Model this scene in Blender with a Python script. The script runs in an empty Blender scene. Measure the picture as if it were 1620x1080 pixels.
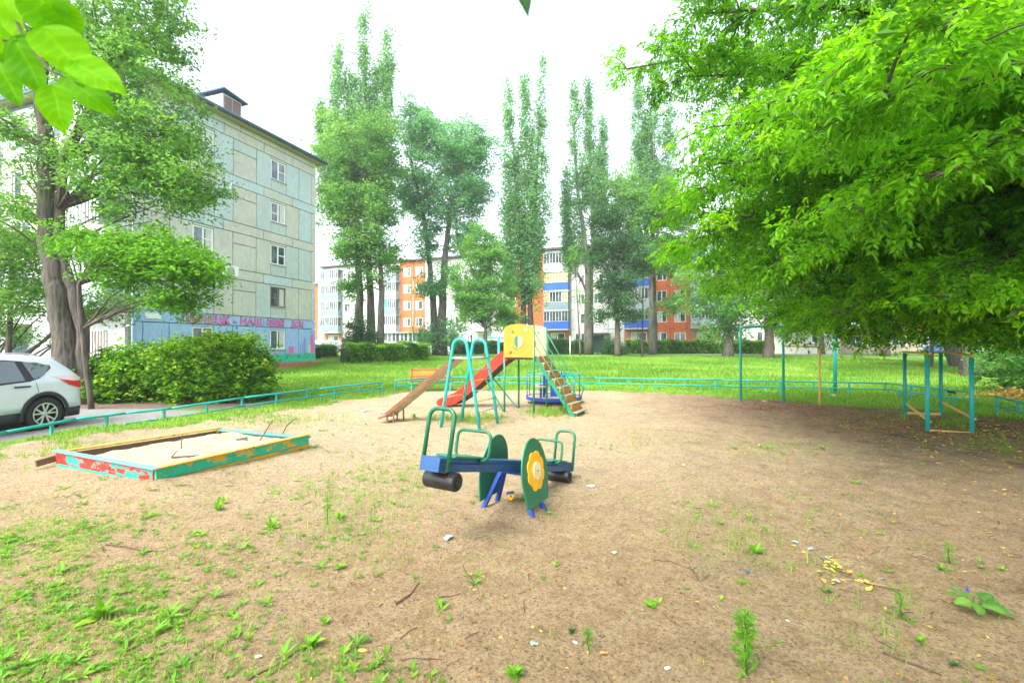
import bpy, bmesh, math, random
import numpy as np
from mathutils import Vector, Matrix

# ------------------------------------------------------------------ camera, sky, sun, exposure
SC = bpy.context.scene
COL = SC.collection
cam_d = bpy.data.cameras.new('camera')
cam = bpy.data.objects.new('camera', cam_d); COL.objects.link(cam)
cam_d.sensor_width = 36.0
cam_d.lens = 36.0 * 740 / 1620
cam_d.clip_start = 0.05; cam_d.clip_end = 2000
cam_d.dof.use_dof = True; cam_d.dof.focus_distance = 7.0; cam_d.dof.aperture_fstop = 2.8
CAMH = 1.68
cam.location = (0, 0, CAMH)
cam.rotation_euler = (math.radians(90) + math.atan(6 / 740), 0, 0)
SC.camera = cam

SUN_EL, SUN_AZ = 50, -142          # degrees; azimuth clockwise from +Y (the viewing direction)
w = bpy.data.worlds.new('World'); SC.world = w; w.use_nodes = True
nt = w.node_tree; nt.nodes.clear()
sky = nt.nodes.new('ShaderNodeTexSky'); sky.sky_type = 'NISHITA'; sky.sun_disc = False
sky.sun_elevation = math.radians(SUN_EL); sky.sun_rotation = math.radians(SUN_AZ)
sky.dust_density = 3.0; sky.air_density = 1.0
hs = nt.nodes.new('ShaderNodeHueSaturation'); hs.inputs['Saturation'].default_value = 0.45
bg = nt.nodes.new('ShaderNodeBackground'); bg.inputs['Strength'].default_value = 0.15
wo = nt.nodes.new('ShaderNodeOutputWorld')
nt.links.new(sky.outputs[0], hs.inputs['Color']); nt.links.new(hs.outputs[0], bg.inputs[0]); nt.links.new(bg.outputs[0], wo.inputs[0])
sun_d = bpy.data.lights.new('sun', 'SUN'); sun_d.energy = 1.4; sun_d.angle = math.radians(26); sun_d.color = (1.0, .96, .88)
sun = bpy.data.objects.new('sun', sun_d); COL.objects.link(sun)
sun_dir = Vector((math.sin(math.radians(SUN_AZ)) * math.cos(math.radians(SUN_EL)), math.cos(math.radians(SUN_AZ)) * math.cos(math.radians(SUN_EL)), math.sin(math.radians(SUN_EL))))
sun.rotation_euler = sun_dir.to_track_quat('Z', 'Y').to_euler(); sun.location = (0, 0, 40)
SC.view_settings.view_transform = 'Standard'; SC.view_settings.look = 'None'
SC.view_settings.gamma = 1.0; SC.view_settings.use_curve_mapping = False
SC.view_settings.exposure = 2.08
SC.render.engine = 'CYCLES'
SC.cycles.max_bounces = 7; SC.cycles.diffuse_bounces = 4; SC.cycles.glossy_bounces = 2
SC.cycles.transmission_bounces = 5; SC.cycles.transparent_max_bounces = 8
SC.cycles.use_denoising = True

RNG = np.random.default_rng(7); random.seed(7)
rad = math.radians

# ------------------------------------------------------------------ helpers
def tag(o, label=None, cat=None, group=None, kind=None):
    if label: o['label'] = label
    if cat: o['category'] = cat
    if group: o['group'] = group
    if kind: o['kind'] = kind
    return o

ORG = {}
def thing(name, label, cat, loc, group=None):
    o = bpy.data.objects.new(name, None); COL.objects.link(o)
    o.location = loc; o.empty_display_size = .2
    ORG[o.name] = Vector(loc)
    return tag(o, label, cat, group)

class MB:
    """collects shapes in world coordinates and links them as one mesh"""
    def __init__(s): s.v = []; s.f = []; s.sm = []
    def add(s, vs, fs, smooth=False):
        k = len(s.v); s.v += [tuple(p) for p in vs]; s.f += [tuple(i + k for i in f) for f in fs]; s.sm += [smooth] * len(fs); return s
    def frame(s, o, ex, ey, ez, x0, x1, y0, y1, z0, z1, ch=0.0):
        """box in a local frame (o origin, ex ey ez unit axes); ch > 0 chamfers the upright edges and rims a little"""
        o = Vector(o); ex = Vector(ex); ey = Vector(ey); ez = Vector(ez)
        P = lambda a, b, c: o + ex * a + ey * b + ez * c
        if ch <= 0:
            vs = [P(a, b, c) for c in (z0, z1) for b in (y0, y1) for a in (x0, x1)]
            return s.add(vs, [(0, 2, 3, 1), (4, 5, 7, 6), (0, 1, 5, 4), (2, 6, 7, 3), (0, 4, 6, 2), (1, 3, 7, 5)])
        rings = []
        for c, i in ((z0, ch), (z0 + ch, 0), (z1 - ch, 0), (z1, ch)):
            A, B, Cc, D = x0 + i, x1 - i, y0 + i, y1 - i
            rings.append([P(A + ch, Cc, c), P(B - ch, Cc, c), P(B, Cc + ch, c), P(B, D - ch, c), P(B - ch, D, c), P(A + ch, D, c), P(A, D - ch, c), P(A, Cc + ch, c)])
        vs = [p for r in rings for p in r]; fs = []
        for k in range(3):
            for j in range(8):
                a = k * 8 + j; b = k * 8 + (j + 1) % 8; fs.append((a, b, b + 8, a + 8))
        fs.append(tuple(range(7, -1, -1))); fs.append(tuple(range(24, 32)))
        return s.add(vs, fs)
    def box(s, x0, x1, y0, y1, z0, z1, ch=0.0):
        return s.frame((0, 0, 0), (1, 0, 0), (0, 1, 0), (0, 0, 1), x0, x1, y0, y1, z0, z1, ch)
    def bar(s, a, b, wd, th, up=(0, 0, 1), ch=0.0):
        a = Vector(a); b = Vector(b); d = b - a; L = d.length; d.normalize()
        up = Vector(up); side = d.cross(up)
        if side.length < 1e-4: side = d.cross(Vector((1, 0, 0)))
        side.normalize(); up = side.cross(d)
        return s.frame(a, d, side, up, 0, L, -wd / 2, wd / 2, -th / 2, th / 2, ch)
    def tube(s, pts, r, n=10, closed=False, cap=True):
        pts = [Vector(p) for p in pts]; m = len(pts)
        rr = r if hasattr(r, '__len__') else [r] * m
        vs = []; fs = []; prev = None
        for i, p in enumerate(pts):
            if closed: d = pts[(i + 1) % m] - pts[i - 1]
            else: d = pts[min(i + 1, m - 1)] - pts[max(i - 1, 0)]
            if d.length < 1e-9: d = Vector((0, 0, 1))
            d.normalize()
            if prev is None:
                t = Vector((0, 0, 1)) if abs(d.z) < .9 else Vector((1, 0, 0)); u = d.cross(t).normalized()
            else:
                u = prev - d * prev.dot(d)
                if u.length < 1e-5: u = d.orthogonal()
                u.normalize()
            prev = u; v = d.cross(u)
            for k in range(n):
                a = 2 * math.pi * k / n; vs.append(p + (u * math.cos(a) + v * math.sin(a)) * rr[i])
        for i in range(m if closed else m - 1):
            j = (i + 1) % m
            for k in range(n):
                l = (k + 1) % n; fs.append((i * n + k, i * n + l, j * n + l, j * n + k))
        s.add(vs, fs, True)
        if cap and not closed:
            k0 = len(s.v) - len(vs)
            s.f.append(tuple(k0 + k for k in range(n - 1, -1, -1))); s.sm.append(False)
            s.f.append(tuple(k0 + (m - 1) * n + k for k in range(n))); s.sm.append(False)
        return s
    def prism(s, poly, o, ex, ey, en, th):
        """polygon (2D list) in plane o,ex,ey extruded th along en"""
        o = Vector(o); ex = Vector(ex); ey = Vector(ey); en = Vector(en); n = len(poly)
        a = [o + ex * x + ey * y for x, y in poly]; b = [p + en * th for p in a]
        fs = [tuple(range(n - 1, -1, -1)), tuple(range(n, 2 * n))]
        for i in range(n):
            j = (i + 1) % n; fs.append((i, j, n + j, n + i))
        return s.add(a + b, fs)
    def lathe(s, prof, o, ax, n=24, smooth=True):
        """profile (radius, height) list round axis ax at o"""
        o = Vector(o); ax = Vector(ax).normalized(); u = ax.orthogonal().normalized(); v = ax.cross(u)
        vs = []; fs = []; m = len(prof)
        for r, h in prof:
            for k in range(n):
                a = 2 * math.pi * k / n; vs.append(o + ax * h + (u * math.cos(a) + v * math.sin(a)) * r)
        for i in range(m - 1):
            for k in range(n):
                l = (k + 1) % n; fs.append((i * n + k, i * n + l, (i + 1) * n + l, (i + 1) * n + k))
        return s.add(vs, fs, smooth)
    def build(s, name, mat, parent=None, label=None, kind=None):
        me = bpy.data.meshes.new(name)
        off = ORG[parent.name] if parent is not None else Vector((0, 0, 0))
        me.from_pydata([(x - off.x, y - off.y, z - off.z) for x, y, z in s.v], [], s.f)
        me.polygons.foreach_set('use_smooth', s.sm)
        bm = bmesh.new(); bm.from_mesh(me); bmesh.ops.recalc_face_normals(bm, faces=bm.faces); bm.to_mesh(me); bm.free()
        me.materials.append(mat)
        o = bpy.data.objects.new(name, me); COL.objects.link(o)
        if parent is not None: o.parent = parent; ORG[o.name] = off
        else: ORG[o.name] = Vector((0, 0, 0))
        if label: o['label'] = label
        if kind: o['kind'] = kind
        return o

def np_mesh(name, V, F, mat, parent=None, tint=None, smooth=False, kind=None):
    """V (n,3), F (m,3 or 4) numpy -> object; tint: one float per vertex"""
    V = np.asarray(V, dtype=np.float32); F = np.asarray(F, dtype=np.int32)
    if parent is not None:
        off = ORG[parent.name]; V = V - np.array([off.x, off.y, off.z], dtype=np.float32)
    me = bpy.data.meshes.new(name); k = F.shape[1]
    me.vertices.add(len(V)); me.vertices.foreach_set('co', V.ravel())
    me.loops.add(F.size); me.loops.foreach_set('vertex_index', F.ravel())
    me.polygons.add(len(F)); me.polygons.foreach_set('loop_start', np.arange(0, F.size, k, dtype=np.int32))
    me.polygons.foreach_set('use_smooth', np.full(len(F), smooth))
    if tint is not None:
        at = me.attributes.new('tint', 'FLOAT', 'POINT'); at.data.foreach_set('value', np.asarray(tint, dtype=np.float32))
    me.update(calc_edges=True)
    me.materials.append(mat)
    o = bpy.data.objects.new(name, me); COL.objects.link(o)
    if parent is not None: o.parent = parent; ORG[o.name] = ORG[parent.name]
    else: ORG[o.name] = Vector((0, 0, 0))
    if kind: o['kind'] = kind
    return o

# ------------------------------------------------------------------ materials
def newmat(name):
    m = bpy.data.materials.new(name); m.use_nodes = True; t = m.node_tree
    b = t.nodes['Principled BSDF']; return m, t, b
def rgb(c): return (c[0], c[1], c[2], 1)
def noise(t, scale, detail=4, rough=.6, coord='Object', stretch=None):
    tc = t.nodes.new('ShaderNodeTexCoord'); n = t.nodes.new('ShaderNodeTexNoise')
    n.inputs['Scale'].default_value = scale; n.inputs['Detail'].default_value = detail; n.inputs['Roughness'].default_value = rough
    if stretch:
        mp = t.nodes.new('ShaderNodeMapping'); mp.inputs['Scale'].default_value = stretch
        t.links.new(tc.outputs[coord], mp.inputs[0]); t.links.new(mp.outputs[0], n.inputs['Vector'])
    else: t.links.new(tc.outputs[coord], n.inputs['Vector'])
    return n
def ramp(t, src, stops):
    r = t.nodes.new('ShaderNodeValToRGB'); e = r.color_ramp.elements
    while len(e) > 1: e.remove(e[-1])
    e[0].position = stops[0][0]; e[0].color = rgb(stops[0][1])
    for p, c in stops[1:]:
        x = e.new(p); x.color = rgb(c)
    t.links.new(src, r.inputs[0]); return r
def mix(t, fac, a, b):
    m = t.nodes.new('ShaderNodeMix'); m.data_type = 'RGBA'
    if isinstance(fac, float): m.inputs[0].default_value = fac
    else: t.links.new(fac, m.inputs[0])
    for i, x in ((6, a), (7, b)):
        if isinstance(x, (tuple, list)): m.inputs[i].default_value = rgb(x)
        else: t.links.new(x, m.inputs[i])
    return m.outputs[2]
def bump(t, b, src, strength=.3, dist=.01):
    n = t.nodes.new('ShaderNodeBump'); n.inputs['Strength'].default_value = strength; n.inputs['Distance'].default_value = dist
    t.links.new(src, n.inputs['Height']); t.links.new(n.outputs[0], b.inputs['Normal'])
def sc(c, k): return tuple(x * k for x in c)

def plain(name, c, var=.12, scale=6, rough=.6, metallic=0.0, bm=.15, bd=.004, stretch=None, spec=.5):
    """one base colour, mottled a little by noise, with fine relief"""
    m, t, b = newmat(name)
    n = noise(t, scale, 5, .65, stretch=stretch)
    r = ramp(t, n.outputs[0], [(.25, sc(c, 1 - var)), (.75, sc(c, 1 + var))])
    t.links.new(r.outputs[0], b.inputs['Base Color'])
    b.inputs['Roughness'].default_value = rough; b.inputs['Metallic'].default_value = metallic
    b.inputs['Specular IOR Level'].default_value = spec
    n2 = noise(t, scale * 9, 3, .6, stretch=stretch)
    if bm > 0: bump(t, b, n2.outputs[0], bm, bd)
    return m
def peel(name, top, under, scale=5, th=.5, soft=.03, rough=.6, third=None, stretch=None):
    """paint with an older coat or bare wood showing where it has peeled"""
    m, t, b = newmat(name)
    n = noise(t, scale, 8, .7, stretch=stretch)
    n0 = noise(t, scale * 2.2, 4, .6)
    tp = ramp(t, n0.outputs[0], [(.2, sc(top, .82)), (.8, sc(top, 1.12))]).outputs[0]
    k = ramp(t, n.outputs[0], [(th - soft, (0, 0, 0)), (th + soft, (1, 1, 1))]).outputs[0]
    c = mix(t, k, tp, under)
    if third:
        n3 = noise(t, scale * 1.7, 8, .75, stretch=stretch)
        k3 = ramp(t, n3.outputs[0], [(.62, (0, 0, 0)), (.66, (1, 1, 1))]).outputs[0]; c = mix(t, k3, c, third)
    t.links.new(c, b.inputs['Base Color']); b.inputs['Roughness'].default_value = rough
    bump(t, b, n.outputs[0], .35, .003)
    return m
def leafmat(name, dark, light, trans=.45, rough=.5, hue=None, spec=.3):
    """leaf: tint attribute (clump) plus a value per leaf choose the green; part of the light passes through"""
    m, t, b = newmat(name)
    at = t.nodes.new('ShaderNodeAttribute'); at.attribute_name = 'tint'
    r = ramp(t, at.outputs['Fac'], [(0, dark), (1, light)] if hue is None else [(0, dark), (.85, light), (1, hue)])
    t.links.new(r.outputs[0], b.inputs['Base Color']); b.inputs['Roughness'].default_value = rough
    b.inputs['Specular IOR Level'].default_value = spec
    tr = t.nodes.new('ShaderNodeBsdfTranslucent')
    g = t.nodes.new('ShaderNodeMix'); g.data_type = 'RGBA'; g.blend_type = 'MULTIPLY'; g.inputs[0].default_value = 1
    t.links.new(r.outputs[0], g.inputs[6]); g.inputs[7].default_value = (1.55, 1.35, .7, 1)
    t.links.new(g.outputs[2], tr.inputs[0])
    ms = t.nodes.new('ShaderNodeMixShader'); ms.inputs[0].default_value = trans
    t.links.new(b.outputs[0], ms.inputs[1]); t.links.new(tr.outputs[0], ms.inputs[2])
    t.links.new(ms.outputs[0], t.nodes['Material Output'].inputs[0])
    return m

TEAL = (.015, .37, .335)
M = {}
M['teal'] = peel('teal_paint', TEAL, (.13, .085, .05), 17, .645, .02, .42)
M['green_tube'] = peel('dark_green_paint', (.008, .13, .065), (.10, .08, .05), 18, .64, .02, .35)
M['green'] = peel('green_paint', (.012, .19, .105), (.14, .09, .05), 16, .64, .02, .4)
M['green_board'] = peel('green_board_paint', (.012, .17, .085), (.12, .10, .06), 8, .655, .03, .5)
M['blue'] = peel('blue_paint', (.010, .075, .22), (.045, .055, .07), 9, .60, .05, .42, third=(.08, .085, .08), stretch=(1, 1, 3))
M['blue2'] = peel('bright_blue_paint', (.010, .06, .36), (.06, .06, .08), 11, .70, .04, .4)
M['rubber'] = plain('black_rubber', (.018, .018, .02), .3, 20, .42, bm=.25)
M['yellow_flower'] = plain('yellow_paint', (.90, .46, .008), .12, 9, .5)
M['cream'] = plain('cream_paint', (.72, .66, .38), .1, 9, .6)
M['yellow_panel'] = plain('yellow_panel_paint', (.50, .225, .014), .12, 5, .5, bm=.1)
M['cream_panel'] = plain('faded_panel_paint', (.56, .38, .22), .08, 5, .6, bm=.1)
M['red'] = peel('red_paint', (.62, .022, .006), (.30, .05, .02), 8, .68, .05, .4)
M['dark_board'] = plain('weathered_dark_board', (.075, .080, .065), .4, 8, .8, stretch=(1, 1, 6))
M['grey_wood'] = plain('grey_weathered_wood', (.30, .26, .20), .3, 10, .85, stretch=(2, 12, 12))
M['orange'] = peel('orange_paint', (.62, .23, .012), (.22, .15, .08), 9, .62, .04, .6)
M['pale_yellow'] = peel('pale_yellow_paint', (.74, .47, .15), (.3, .22, .12), 12, .66, .03, .6)
M['rust_metal'] = peel('rusty_chute_metal', (.52, .44, .29), (.24, .10, .04), 5, .62, .09, .55, third=(.26, .13, .06), stretch=(1, 1, 1))
M['rust'] = plain('rust', (.19, .07, .03), .4, 18, .8, bm=.4)
M['galv'] = plain('grey_steel', (.42, .44, .44), .15, 12, .45, metallic=.3)
M['white_pole'] = plain('white_pole_paint', (.7, .7, .68), .12, 8, .6)
M['bench_orange'] = peel('bench_orange_paint', (.42, .10, .03), (.25, .12, .05), 9, .58, .05, .6)
M['bench_yellow'] = peel('bench_yellow_paint', (.58, .24, .03), (.3, .15, .05), 9, .60, .05, .6)
M['plank_teal'] = peel('peeling_teal_over_yellow', (.015, .42, .26), (.62, .32, .02), 3.4, .55, .008, .6, third=(.30, .24, .10), stretch=(1, 1, 2.6))
M['plank_yellow'] = peel('peeling_yellow_over_teal', (.62, .33, .02), (.015, .38, .24), 3.2, .52, .008, .6, third=(.30, .2, .08), stretch=(1, 1, 2.6))
M['plank_red'] = peel('peeling_red_over_teal', (.58, .022, .015), (.015, .26, .22), 3.0, .51, .008, .6, stretch=(1, 1, 2.2))
M['cap_yellow'] = peel('worn_yellow_rail', (.58, .34, .05), (.16, .11, .06), 7, .60, .02, .65)
M['cap_blue'] = peel('worn_blue_rail', (.13, .28, .34), (.22, .2, .16), 8, .60, .03, .65)
M['cap_teal'] = peel('worn_teal_rail', (.06, .28, .26), (.20, .18, .14), 6, .54, .03, .7)
M['old_wood'] = plain('bare_brown_wood', (.13, .085, .05), .35, 14, .85, stretch=(1, 1, 5))
M['twig'] = plain('twig_bark', (.10, .065, .045), .4, 30, .9)
M['bark'] = None
def barkmat(name, a, b_, scale=7):
    m, t, b = newmat(name)
    n = noise(t, scale, 8, .7, stretch=(1, 1, .22))
    v = t.nodes.new('ShaderNodeTexVoronoi'); v.inputs['Scale'].default_value = scale * 1.8
    tc = t.nodes.new('ShaderNodeTexCoord'); mp = t.nodes.new('ShaderNodeMapping'); mp.inputs['Scale'].default_value = (1, 1, .18)
    t.links.new(tc.outputs['Object'], mp.inputs[0]); t.links.new(mp.outputs[0], v.inputs['Vector'])
    r = ramp(t, n.outputs[0], [(.3, a), (.68, b_)])
    k = ramp(t, v.outputs['Distance'], [(.05, (.45, .42, .40)), (.5, (1.1, 1.1, 1.1))])
    g = t.nodes.new('ShaderNodeMix'); g.data_type = 'RGBA'; g.blend_type = 'MULTIPLY'; g.inputs[0].default_value = 1
    t.links.new(r.outputs[0], g.inputs[6]); t.links.new(k.outputs[0], g.inputs[7])
    moss = noise(t, 1.3, 4, .6); mk = ramp(t, moss.outputs[0], [(.56, (0, 0, 0)), (.70, (.7, .7, .7))])
    t.links.new(mix(t, mk.outputs[0], g.outputs[2], (.06, .085, .03)), b.inputs['Base Color']); b.inputs['Roughness'].default_value = .9
    bump(t, b, v.outputs['Distance'], .8, .03)
    return m
M['bark'] = barkmat('grey_brown_bark', (.035, .031, .026), (.115, .10, .08))
M['bark_dark'] = barkmat('dark_bark', (.05, .042, .036), (.13, .105, .085))
M['bark_far'] = barkmat('pale_bark', (.075, .07, .06), (.17, .155, .13), 3)

# leaves
M['leaf_near'] = leafmat('maple_leaf', (.035, .15, .006), (.21, .55, .010), .55, .42, hue=(.36, .68, .02), spec=.22)
M['leaf_left'] = leafmat('left_tree_leaf', (.06, .19, .04), (.21, .45, .08), .5, .5)
M['leaf_left2'] = leafmat('maple_sapling_leaf', (.07, .22, .01), (.17, .44, .03), .5, .5)
M['leaf_bush'] = leafmat('bush_leaf', (.035, .14, .010), (.20, .46, .025), .45, .5, hue=(.40, .62, .05), spec=.15)
M['leaf_poplar'] = leafmat('poplar_leaf', (.08, .24, .10), (.24, .50, .22), .5, .5)
M['leaf_willow'] = leafmat('bluish_leaf', (.08, .26, .13), (.24, .52, .28), .5, .5)
M['leaf_mid'] = leafmat('mid_green_leaf', (.07, .22, .06), (.24, .50, .12), .5, .5)
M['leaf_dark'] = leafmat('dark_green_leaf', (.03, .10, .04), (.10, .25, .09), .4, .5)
M['leaf_lime'] = leafmat('lime_leaf', (.09, .26, .02), (.22, .50, .04), .45, .5)
M['linden'] = leafmat('linden_leaf', (.055, .26, .001), (.23, .58, .001), .5, .6, spec=.08)
M['grass'] = leafmat('grass_blade', (.09, .23, .022), (.24, .44, .055), .4, .6, hue=(.42, .46, .14), spec=.2)
M['weed'] = leafmat('weed_leaf', (.06, .22, .012), (.20, .46, .03), .4, .5, hue=(.30, .52, .04))
M['dry'] = leafmat('dry_leaf', (.30, .14, .04), (.62, .48, .12), .25, .7)

# ------------------------------------------------------------------ terrain
FL = [(-7.6, 5.4), (-8.05, 7.45), (-8.15, 8.74), (-7.8, 9.45), (-7.35, 10.1), (-6.8, 11.9), (-5.75, 13.9), (-4.45, 16.05)]   # left guard rail
SAND = np.array([(-7.1, 3.0), (-7.4, 6.4), (-7.55, 8.0), (-7.15, 8.8), (-6.5, 9.9), (-5.95, 12.0), (-4.7, 14.6), (-4.1, 16.3), (-3.0, 17.2), (0, 17.6), (3.4, 17.3), (6.4, 15.4),
                 (8.0, 13.9), (10.4, 12.0), (11.6, 9.9), (12.2, 7.4), (12.6, 4), (12.6, -4), (-9, -4), (-9, 1.5)])
def ss(x): x = np.clip(x, 0, 1); return x * x * (3 - 2 * x)
def seg_dist(x, y, P, closed=False):
    d = np.full(np.shape(x), 1e9); n = len(P)
    for i in range(n if closed else n - 1):
        ax, ay = P[i]; bx, by = P[(i + 1) % n]; L = (bx - ax) ** 2 + (by - ay) ** 2
        t = np.clip(((x - ax) * (bx - ax) + (y - ay) * (by - ay)) / L, 0, 1)
        d = np.minimum(d, np.hypot(x - ax - t * (bx - ax), y - ay - t * (by - ay)))
    return d
def inside(x, y, P):
    c = np.zeros(np.shape(x), bool); n = len(P)
    for i in range(n):
        ax, ay = P[i]; bx, by = P[(i + 1) % n]
        if ay == by: continue
        c ^= ((ay > y) != (by > y)) & (x < (bx - ax) * (y - ay) / (by - ay) + ax)
    return c
def sand_sd(x, y):
    d = seg_dist(x, y, SAND, True); return np.where(inside(x, y, SAND), d, -d)
PERM = RNG.random((64, 64))
def vnoise(x, y, f):
    """cheap value noise, tiles every 64 cells"""
    x = np.asarray(x, float) * f + 1000.37; y = np.asarray(y, float) * f + 1000.71
    xi = np.floor(x).astype(int); yi = np.floor(y).astype(int); u = ss(x - xi); v = ss(y - yi)
    g = lambda a, b: PERM[a % 64, b % 64]
    return (g(xi, yi) * (1 - u) + g(xi + 1, yi) * u) * (1 - v) + (g(xi, yi + 1) * (1 - u) + g(xi + 1, yi + 1) * u) * v - .5
def T(x, y):
    x = np.asarray(x, float); y = np.asarray(y, float)
    h = .7 * ss((y - 18) / 32)
    h = h + .11 * np.exp(-(seg_dist(x, y, FL) / 1.0) ** 2) * ss((15.5 - y) / 6) * ss((x - np.interp(y, [q[1] for q in FL], [q[0] for q in FL]) + .45) / .6)
    h = h + .05 * vnoise(x, y, .23) * ss((y - 17) / 6)
    return h
SBX = np.array([(-4.01, 5.27), (-3.17, 7.29), (-5.10, 8.16), (-5.99, 6.16)])      # sandbox corners (near, right, back, left)
def sand_h(x, y):
    sd = sand_sd(x, y)
    h = T(x, y) + .03 * np.clip((sd + .12 + .9 * vnoise(x, y, .9) + .4 * vnoise(x, y, 3.1)) / .35, -1.4, 1)
    h = h + .022 * vnoise(x, y, 1.1) + .026 * np.minimum(vnoise(x + 7, y, 3.3), .12) + .020 * np.minimum(vnoise(x, y + 3, 7), .05) + .007 * vnoise(x, y, 17) + .003 * vnoise(x + 3, y, 37)
    h = h + .085 * np.exp(-((x - .0) ** 2 / .03 + (y - 4.74) ** 2 / .05)) + .02 * np.exp(-((x + .1) ** 2 + (y - 4.5) ** 2) / .15)
    h = h - .045 * np.exp(-((x + .35) ** 2 / .12 + (y - 3.55) ** 2 / .10)) - .03 * np.exp(-((x - .35) ** 2 + (y - 6.1) ** 2) / .2)
    h = h - .05 * np.exp(-(np.hypot(x - 1.24, y - 13.9) - .75) ** 2 / .10)
    dn = seg_dist(x, y, SBX[[3, 0, 1]]); h = h + .11 * np.exp(-(dn / .42) ** 2) * np.exp(-np.hypot(x + 4.0, y - 5.3) / 1.7) + .03 * np.exp(-(dn / .5) ** 2)
    h = h - .035 * np.exp(-((np.hypot(x - .04, y - 4.76) - .42) / .16) ** 2) - .035 * np.exp(-((x + 2.9) ** 2 + (y - 10.3) ** 2) / .2)
    return h
def ground_h(x, y):
    sd = sand_sd(x, y); s = sand_h(x, y); return np.where(sd > .9, s, np.maximum(T(x, y), s))
def G(x, y):
    """walking height: whichever sheet is on top"""
    return float(ground_h(x, y))
def grid_mesh(name, xs, ys, hf, mat, kind='structure'):
    X, Y = np.meshgrid(xs, ys); Z = hf(X, Y); nx, ny = len(xs), len(ys)
    V = np.stack([X, Y, Z], -1).reshape(-1, 3); a = np.arange(ny - 1)[:, None] * nx + np.arange(nx - 1)[None, :]
    F = np.stack([a, a + 1, a + nx + 1, a + nx], -1).reshape(-1, 4)
    return np_mesh(name, V, F, mat, smooth=True, kind=kind)
def spaced(stops):
    out = []
    for a, b, st in stops: out += list(np.arange(a, b, st))
    return np.array(out + [stops[-1][1]])

# lawn
m, t, b = newmat('lawn_soil_and_turf')
n1 = noise(t, .35, 5, .6); n2 = noise(t, 5, 6, .75); n3 = noise(t, 40, 3, .7)
g1 = ramp(t, n1.outputs[0], [(.3, (.11, .27, .03)), (.55, (.17, .36, .045)), (.75, (.24, .40, .075))]).outputs[0]
g2 = ramp(t, n2.outputs[0], [(.35, (.55, .6, .5)), (.6, (1.1, 1.1, 1))]).outputs[0]
gm = t.nodes.new('ShaderNodeMix'); gm.data_type = 'RGBA'; gm.blend_type = 'MULTIPLY'; gm.inputs[0].default_value = 1
t.links.new(g1, gm.inputs[6]); t.links.new(g2, gm.inputs[7])
n4 = noise(t, 1.1, 7, .7); k4 = ramp(t, n4.outputs[0], [(.60, (0, 0, 0)), (.70, (.8, .8, .8))]).outputs[0]
t.links.new(mix(t, k4, gm.outputs[2], (.24, .19, .10)), b.inputs['Base Color']); b.inputs['Roughness'].default_value = .95; b.inputs['Specular IOR Level'].default_value = .1
bump(t, b, n3.outputs[0], .8, .04)
M['lawn'] = m
lawn = grid_mesh('lawn', spaced([(-900, -100, 100), (-100, -30, 10), (-30, 30, .5), (30, 100, 10), (100, 901, 100)]), spaced([(-30, 2, 4), (2, 30, .4), (30, 60, 1.2), (60, 110, 10), (110, 1500, 150)]), lambda x, y: T(x, y) - .16 * ss((sand_sd(x, y) - .8) / .8), M['lawn'])

# sand
m, t, b = newmat('packed_sand')
tc = t.nodes.new('ShaderNodeTexCoord'); sx = t.nodes.new('ShaderNodeSeparateXYZ'); t.links.new(tc.outputs['Object'], sx.inputs[0])
nA = noise(t, .5, 5, .65); nB = noise(t, 4.5, 7, .75); nC = noise(t, 55, 4, .8); nD = noise(t, 160, 2, .7)
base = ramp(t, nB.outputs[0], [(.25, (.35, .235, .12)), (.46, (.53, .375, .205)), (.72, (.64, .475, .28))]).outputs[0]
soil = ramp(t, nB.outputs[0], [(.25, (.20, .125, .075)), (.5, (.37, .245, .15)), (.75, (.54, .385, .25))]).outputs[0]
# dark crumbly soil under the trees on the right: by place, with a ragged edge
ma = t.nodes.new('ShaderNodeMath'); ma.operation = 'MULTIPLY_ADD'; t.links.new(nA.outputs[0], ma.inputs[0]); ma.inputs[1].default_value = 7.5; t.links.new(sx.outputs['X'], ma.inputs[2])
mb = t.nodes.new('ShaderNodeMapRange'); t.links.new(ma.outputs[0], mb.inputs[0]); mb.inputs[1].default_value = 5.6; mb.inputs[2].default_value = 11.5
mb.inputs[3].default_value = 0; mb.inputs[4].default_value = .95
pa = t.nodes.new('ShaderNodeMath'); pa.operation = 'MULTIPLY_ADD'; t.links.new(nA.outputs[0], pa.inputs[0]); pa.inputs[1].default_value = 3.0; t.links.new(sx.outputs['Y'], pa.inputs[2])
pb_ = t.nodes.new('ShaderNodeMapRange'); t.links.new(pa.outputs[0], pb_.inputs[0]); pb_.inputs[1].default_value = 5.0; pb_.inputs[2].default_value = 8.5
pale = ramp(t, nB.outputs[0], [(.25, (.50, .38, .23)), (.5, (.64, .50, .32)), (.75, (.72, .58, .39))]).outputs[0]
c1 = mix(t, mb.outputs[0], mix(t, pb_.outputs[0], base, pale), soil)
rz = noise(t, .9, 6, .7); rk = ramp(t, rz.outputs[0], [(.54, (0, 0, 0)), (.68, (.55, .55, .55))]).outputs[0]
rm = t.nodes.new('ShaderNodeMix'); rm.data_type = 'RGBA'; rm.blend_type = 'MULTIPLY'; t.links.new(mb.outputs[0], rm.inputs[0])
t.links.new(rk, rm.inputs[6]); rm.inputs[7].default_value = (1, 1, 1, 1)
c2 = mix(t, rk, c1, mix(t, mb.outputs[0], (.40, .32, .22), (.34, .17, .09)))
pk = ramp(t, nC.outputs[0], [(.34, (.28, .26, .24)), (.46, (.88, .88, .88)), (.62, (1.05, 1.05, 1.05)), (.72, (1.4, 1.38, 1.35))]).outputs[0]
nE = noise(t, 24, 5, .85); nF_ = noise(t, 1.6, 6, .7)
pk2 = ramp(t, nE.outputs[0], [(.34, (.60, .58, .56)), (.5, (1, 1, 1)), (.68, (1.18, 1.17, 1.15))]).outputs[0]
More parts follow.
